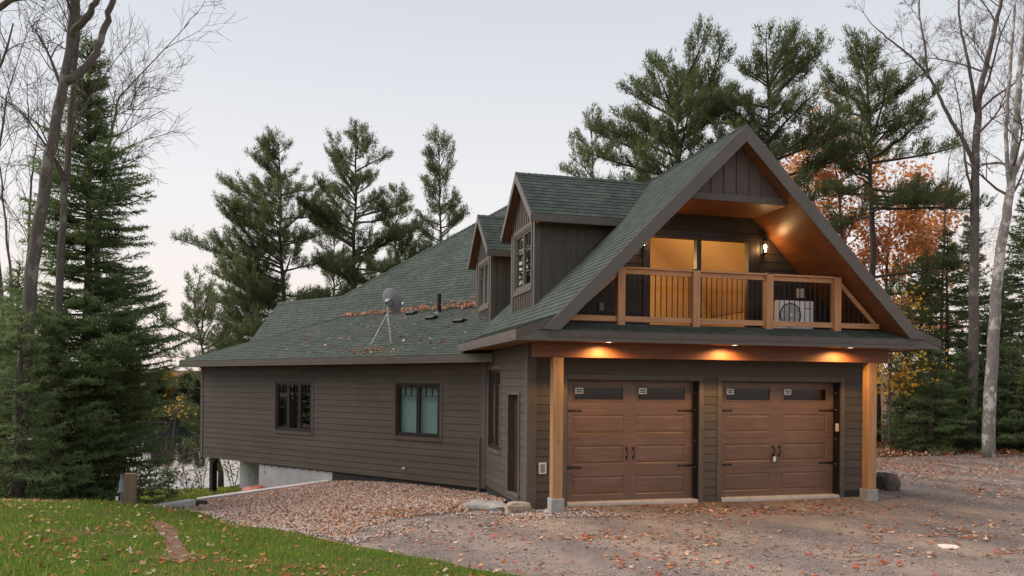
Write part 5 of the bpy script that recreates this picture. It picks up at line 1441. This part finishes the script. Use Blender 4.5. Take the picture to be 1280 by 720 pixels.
# right
bare_tree('birch_tree', [([(1235, 574, 0), (1239, 470, 0), (1245, 380, 0), (1251, 310, 0), (1261, 250, 0), (1266, 215, 0), (1270, 150, 0), (1278, 60, 0), (1288, -30, 0)], .215, .07, 8), ([(1265, 225, 0), (1285, 180, .2), (1305, 120, .3), (1320, 40, .3)], .09, .03, 6), ([(1262, 240, 0), (1258, 170, -.2), (1262, 95, -.3), (1268, 10, -.3), (1270, -60, -.3)], .075, .03, 8)],
    'pale blotched trunk at the right edge of the driveway, bare branches above', 61, M['bark_pale'], Y=27.6, lev=4, blen=.2, bstart=.5)
bare_tree('birch_tree', [([(1215, 566, 0), (1217, 420, 0), (1218, 310, 0), (1219, 225, 0), (1221, 160, 0), (1226, 110, 0), (1238, 60, 0), (1249, 10, 0), (1256, -50, 0)], .20, .05, 8), ([(1218, 205, 0), (1204, 175, 0), (1186, 145, .1), (1170, 112, .2), (1152, 84, .3), (1120, 56, .4), (1096, 36, .5)], .085, .022, 10),
    ([(1160, 98, .2), (1156, 60, .2), (1150, 20, .2), (1148, -40, .2)], .05, .02, 6), ([(1220, 140, 0), (1211, 80, -.3), (1200, 30, -.3), (1198, -40, -.3)], .07, .025, 7), ([(1215, 240, 0), (1206, 200, -.2), (1203, 160, -.3), (1195, 110, -.3)], .05, .02, 5)],
    'grey trunk left of the pale blotched one, wide bare limbs against the sky', 62, M['bark'], Y=30, lev=4, blen=.24, bstart=.45)
bare_tree('bare_tree', [([(1172, 560, 0), (1176, 420, 0), (1180, 300, 0), (1186, 200, 0)], .09, .02, 14)], 'fine bare tree between the right hand pine and the grey trunk', 63, M['bark'], Y=37, lev=4, blen=.3, bstart=.4)
bare_tree('bare_tree', [([(1300, 560, 0), (1300, 300, 0), (1290, 150, 0), (1285, 30, 0)], .1, .025, 14)], 'bare tree at the far right edge behind the spruces', 64, M['bark'], Y=36, lev=4, blen=.3, bstart=.4)
OR = [(.60, .19, .06), (.66, .27, .09), (.72, .36, .13), (.64, .25, .12), (.76, .45, .18)]
YE = [(.62, .38, .06), (.68, .45, .08), (.55, .30, .05)]
MAP = dict(leafpal=OR, leafsize=.17, lev=3, minr=.009)
bare_tree('autumn_maple', [([(1055, 545, 0), (1058, 430, 0), (1054, 340, 0), (1050, 260, 0), (1046, 225, 0)], .12, .04, 22)], 'orange leaved maple right behind the gable rake', 71, M['bark'], Y=36, blen=.30, bstart=.25, nleaf=3400, **MAP)
bare_tree('autumn_maple', [([(1110, 550, 0), (1112, 450, 0), (1108, 360, 0), (1112, 285, 0)], .12, .04, 24)], 'brightest red orange maple right of the tall pine trunk', 72, M['bark'], Y=38, blen=.32, bstart=.2, nleaf=5200, **MAP)
bare_tree('autumn_maple', [([(1150, 550, 0), (1150, 430, 0), (1156, 340, 0), (1160, 290, 0)], .10, .035, 16)], 'thinner orange maple fading behind the right hand spruces', 73, M['bark'], Y=40, blen=.3, bstart=.2, nleaf=4500, **MAP)
bare_tree('autumn_maple', [([(1024, 545, 0), (1026, 420, 0), (1022, 320, 0), (1018, 240, 0)], .10, .03, 14)], 'sparse rust coloured maple close to the gable peak', 74, M['bark'], Y=39, blen=.28, bstart=.4, nleaf=1500, **MAP)
bare_tree('autumn_maple', [([(1112, 556, 0), (1112, 500, 0), (1115, 440, 0)], .06, .03, 14)], 'low yellow leaved tree showing behind the right porch post', 75, M['bark'], Y=30, blen=.5, bstart=.3, nleaf=900, leafpal=YE, leafsize=.15, lev=3, minr=.006)
bare_tree('autumn_shrub', [([(215, 560, 0), (219, 525, 0), (222, 508, 0)], .04, .02, 8)], 'yellow leaved shrub glimpsed behind the spruce on the left', 76, M['bark'], Y=33, blen=.35, bstart=.3, nleaf=80, leafpal=YE, leafsize=.11, lev=3, cat='shrub')
# lake side shrubs and saplings
BR = [(.16, .07, .05), (.22, .11, .07), (.12, .06, .045)]
GY = [(.30, .25, .08), (.25, .22, .07), (.34, .22, .10)]
for i, (px, py, top, Y, nl_, pal, lb) in enumerate([(212, 620, 566, 25, 60, BR, 'brown leaved shrub at the lake edge right of the wooden post'), (236, 622, 582, 27, 60, BR, 'sparse reddish shrub left of the wing support post'),
        (190, 622, 552, 23, 50, BR, 'twiggy bare shrub by the water behind the wooden post'), (292, 612, 566, 31, 110, GY, 'thin sapling with few yellow leaves under the wing'), (252, 612, 556, 32, 130, GY, 'light yellow sapling at the water left of the support post'), (168, 622, 590, 21, 90, BR, 'low brown shrub just behind the wooden post')]):
    bare_tree('shrub', [([(px, py, 0), (px-3, (py+top)/2, 0), (px-8, top, 0)], .02, .008, 7), ([(px+1, py, 0), (px+6, (py+top)/2, .1), (px+13, top+8, .2)], .018, .007, 7), ([(px-1, py, 0), (px-9, (py+top)/2, -.1), (px-17, top+14, -.2)], .018, .007, 6)],
        lb, 80+i, M['twig'], Y=Y, lev=2, blen=.45, bstart=.1, nleaf=nl_, leafpal=pal, leafsize=.10, group='shrubs along the lake shore', cat='shrub', minr=.005)
SP(208, 592, 22.5, .55, 'tiny fir seedling on the bank beside the lake', 9, step=.05, trunk_r=.02, whorl=.12)

# --- trees on the far shore
for i in range(30):
    px = 120 + i*7.2 + rnd.uniform(-4, 4); Y = rnd.uniform(103.5, 116); top = rnd.uniform(462, 496)
    x = gx_(px, Y); hh = hgt(px, top, Y)
    r_ = random.Random(900+i); root = tree_root('shore_tree', x, Y, 'distant dark tree in the row along the far lake shore', 'tree', 'trees on the far shore')
    mb = MB(); mb.tube([(0, 0, 0), (.1, 0, hh*.5), (0, 0, hh)], [.16, .11, .02], 6); mb.build('trunk', M['bark_pale'] if i % 3 == 0 else M['bark_dark'], root)
    n = 1500; t = rng.uniform(.12, 1, n); az = rng.uniform(0, 6.28, n); rad = (1-t)**.7*hh*.24*rng.uniform(.2, 1, n)
    P = np.c_[rad*np.cos(az), rad*np.sin(az), t*hh]; D = np.c_[np.cos(az), np.sin(az), rng.uniform(-.5, .5, n)]; D /= np.linalg.norm(D, axis=1)[:, None]
    V = blades(P, D, rng.uniform(.5, 1.0, n), rng.uniform(.10, .22, n))
    ye = i in (4, 13, 22); u = rng.uniform(0, 1, (n, 1))
    col = (np.array([.34, .22, .04])*(1-u) + np.array([.48, .32, .06])*u) if ye else (np.array([.04, .058, .035])*(1-u) + np.array([.085, .10, .055])*u)
    if ye: root['label'] = 'yellow leaved tree among the dark ones on the far lake shore'; root['group'] = 'yellow trees on the far shore'
    crown_mesh('crown', V, col, M['needles'], root)

# ================================================================== LIGHT AND SKY
w = bpy.data.worlds.new('World'); SC.world = w; w.use_nodes = True
nt = w.node_tree; N = nt.nodes; N.clear()
out = N.new('ShaderNodeOutputWorld'); bg = N.new('ShaderNodeBackground'); sky = N.new('ShaderNodeTexSky')
sky.sky_type = 'NISHITA'; sky.sun_disc = False
SUN_EL, SUN_AZ = R(48), R(285)
sky.sun_elevation = SUN_EL; sky.sun_rotation = SUN_AZ; sky.air_density = 1.0; sky.dust_density = 2.0
tc = N.new('ShaderNodeTexCoord'); sx = N.new('ShaderNodeSeparateXYZ'); nt.links.new(tc.outputs['Generated'], sx.inputs[0])
rp = N.new('ShaderNodeValToRGB'); e = rp.color_ramp.elements
def tocol(r, g, b, k=1): return tuple(k*((c/255)/12.92 if c < 10 else (((c/255)+.055)/1.055)**2.4) for c in (r, g, b)) + (1,)
e[0].position = 0; e[0].color = tocol(240, 222, 217)
e[1].position = 1; e[1].color = tocol(178, 190, 208)
for p, c in ((.10, (241, 230, 224)), (.24, (230, 229, 230)), (.43, (207, 211, 218)), (.62, (195, 201, 211))):
    x = e.new(p); x.color = tocol(*c)
nt.links.new(sx.outputs[2], rp.inputs[0])
sc_ = N.new('ShaderNodeVectorMath'); sc_.operation = 'SCALE'; sc_.inputs['Scale'].default_value = 8.1
nt.links.new(rp.outputs[0], sc_.inputs[0])
mx = N.new('ShaderNodeMix'); mx.data_type = 'RGBA'; mx.inputs[0].default_value = .06
nt.links.new(sc_.outputs[0], mx.inputs[6]); nt.links.new(sky.outputs[0], mx.inputs[7])
bg.inputs[1].default_value = .1
nt.links.new(mx.outputs[2], bg.inputs[0]); nt.links.new(bg.outputs[0], out.inputs[0])

def lamp(name, typ, loc, energy, color, **k):
    l = bpy.data.lights.new(name, typ); l.energy = energy; l.color = color
    for a, b in k.items(): setattr(l, a, b)
    o = bpy.data.objects.new(name, l); o.location = loc; COL.objects.link(o); return o
s = lamp('sun', 'SUN', (0, 0, 40), 3.2, (1, .88, .80), angle=R(60))
sd_ = Vector((math.sin(SUN_AZ)*math.cos(SUN_EL), math.cos(SUN_AZ)*math.cos(SUN_EL), math.sin(SUN_EL)))
s.rotation_euler = sd_.to_track_quat('Z', 'Y').to_euler()
for u in (1.25, 3.85, 6.45):
    o = lamp('downlight', 'SPOT', hw(u, -.93, 3.125), 95, (1, .55, .19), spot_size=R(168), spot_blend=.6, shadow_soft_size=.05)
    o.rotation_euler = (0, 0, 0)
for u in (5.20, 2.43): lamp('wall_lamp_light', 'POINT', hw(u, BW-.20, 5.28), 6.5, (1, .55, .2), shadow_soft_size=.07)
lamp('room_light', 'POINT', hw(3.2, 2.2, 5.2), 95, (1, .64, .27), shadow_soft_size=.16)

# ================================================================== RENDER
SC.view_settings.view_transform = 'Standard'; SC.view_settings.look = 'None'
SC.view_settings.exposure = .5; SC.view_settings.gamma = 1
SC.cycles.max_bounces = 8; SC.cycles.transparent_max_bounces = 12
SC.cycles.use_denoising = True
SC.cycles.sample_clamp_indirect = 6
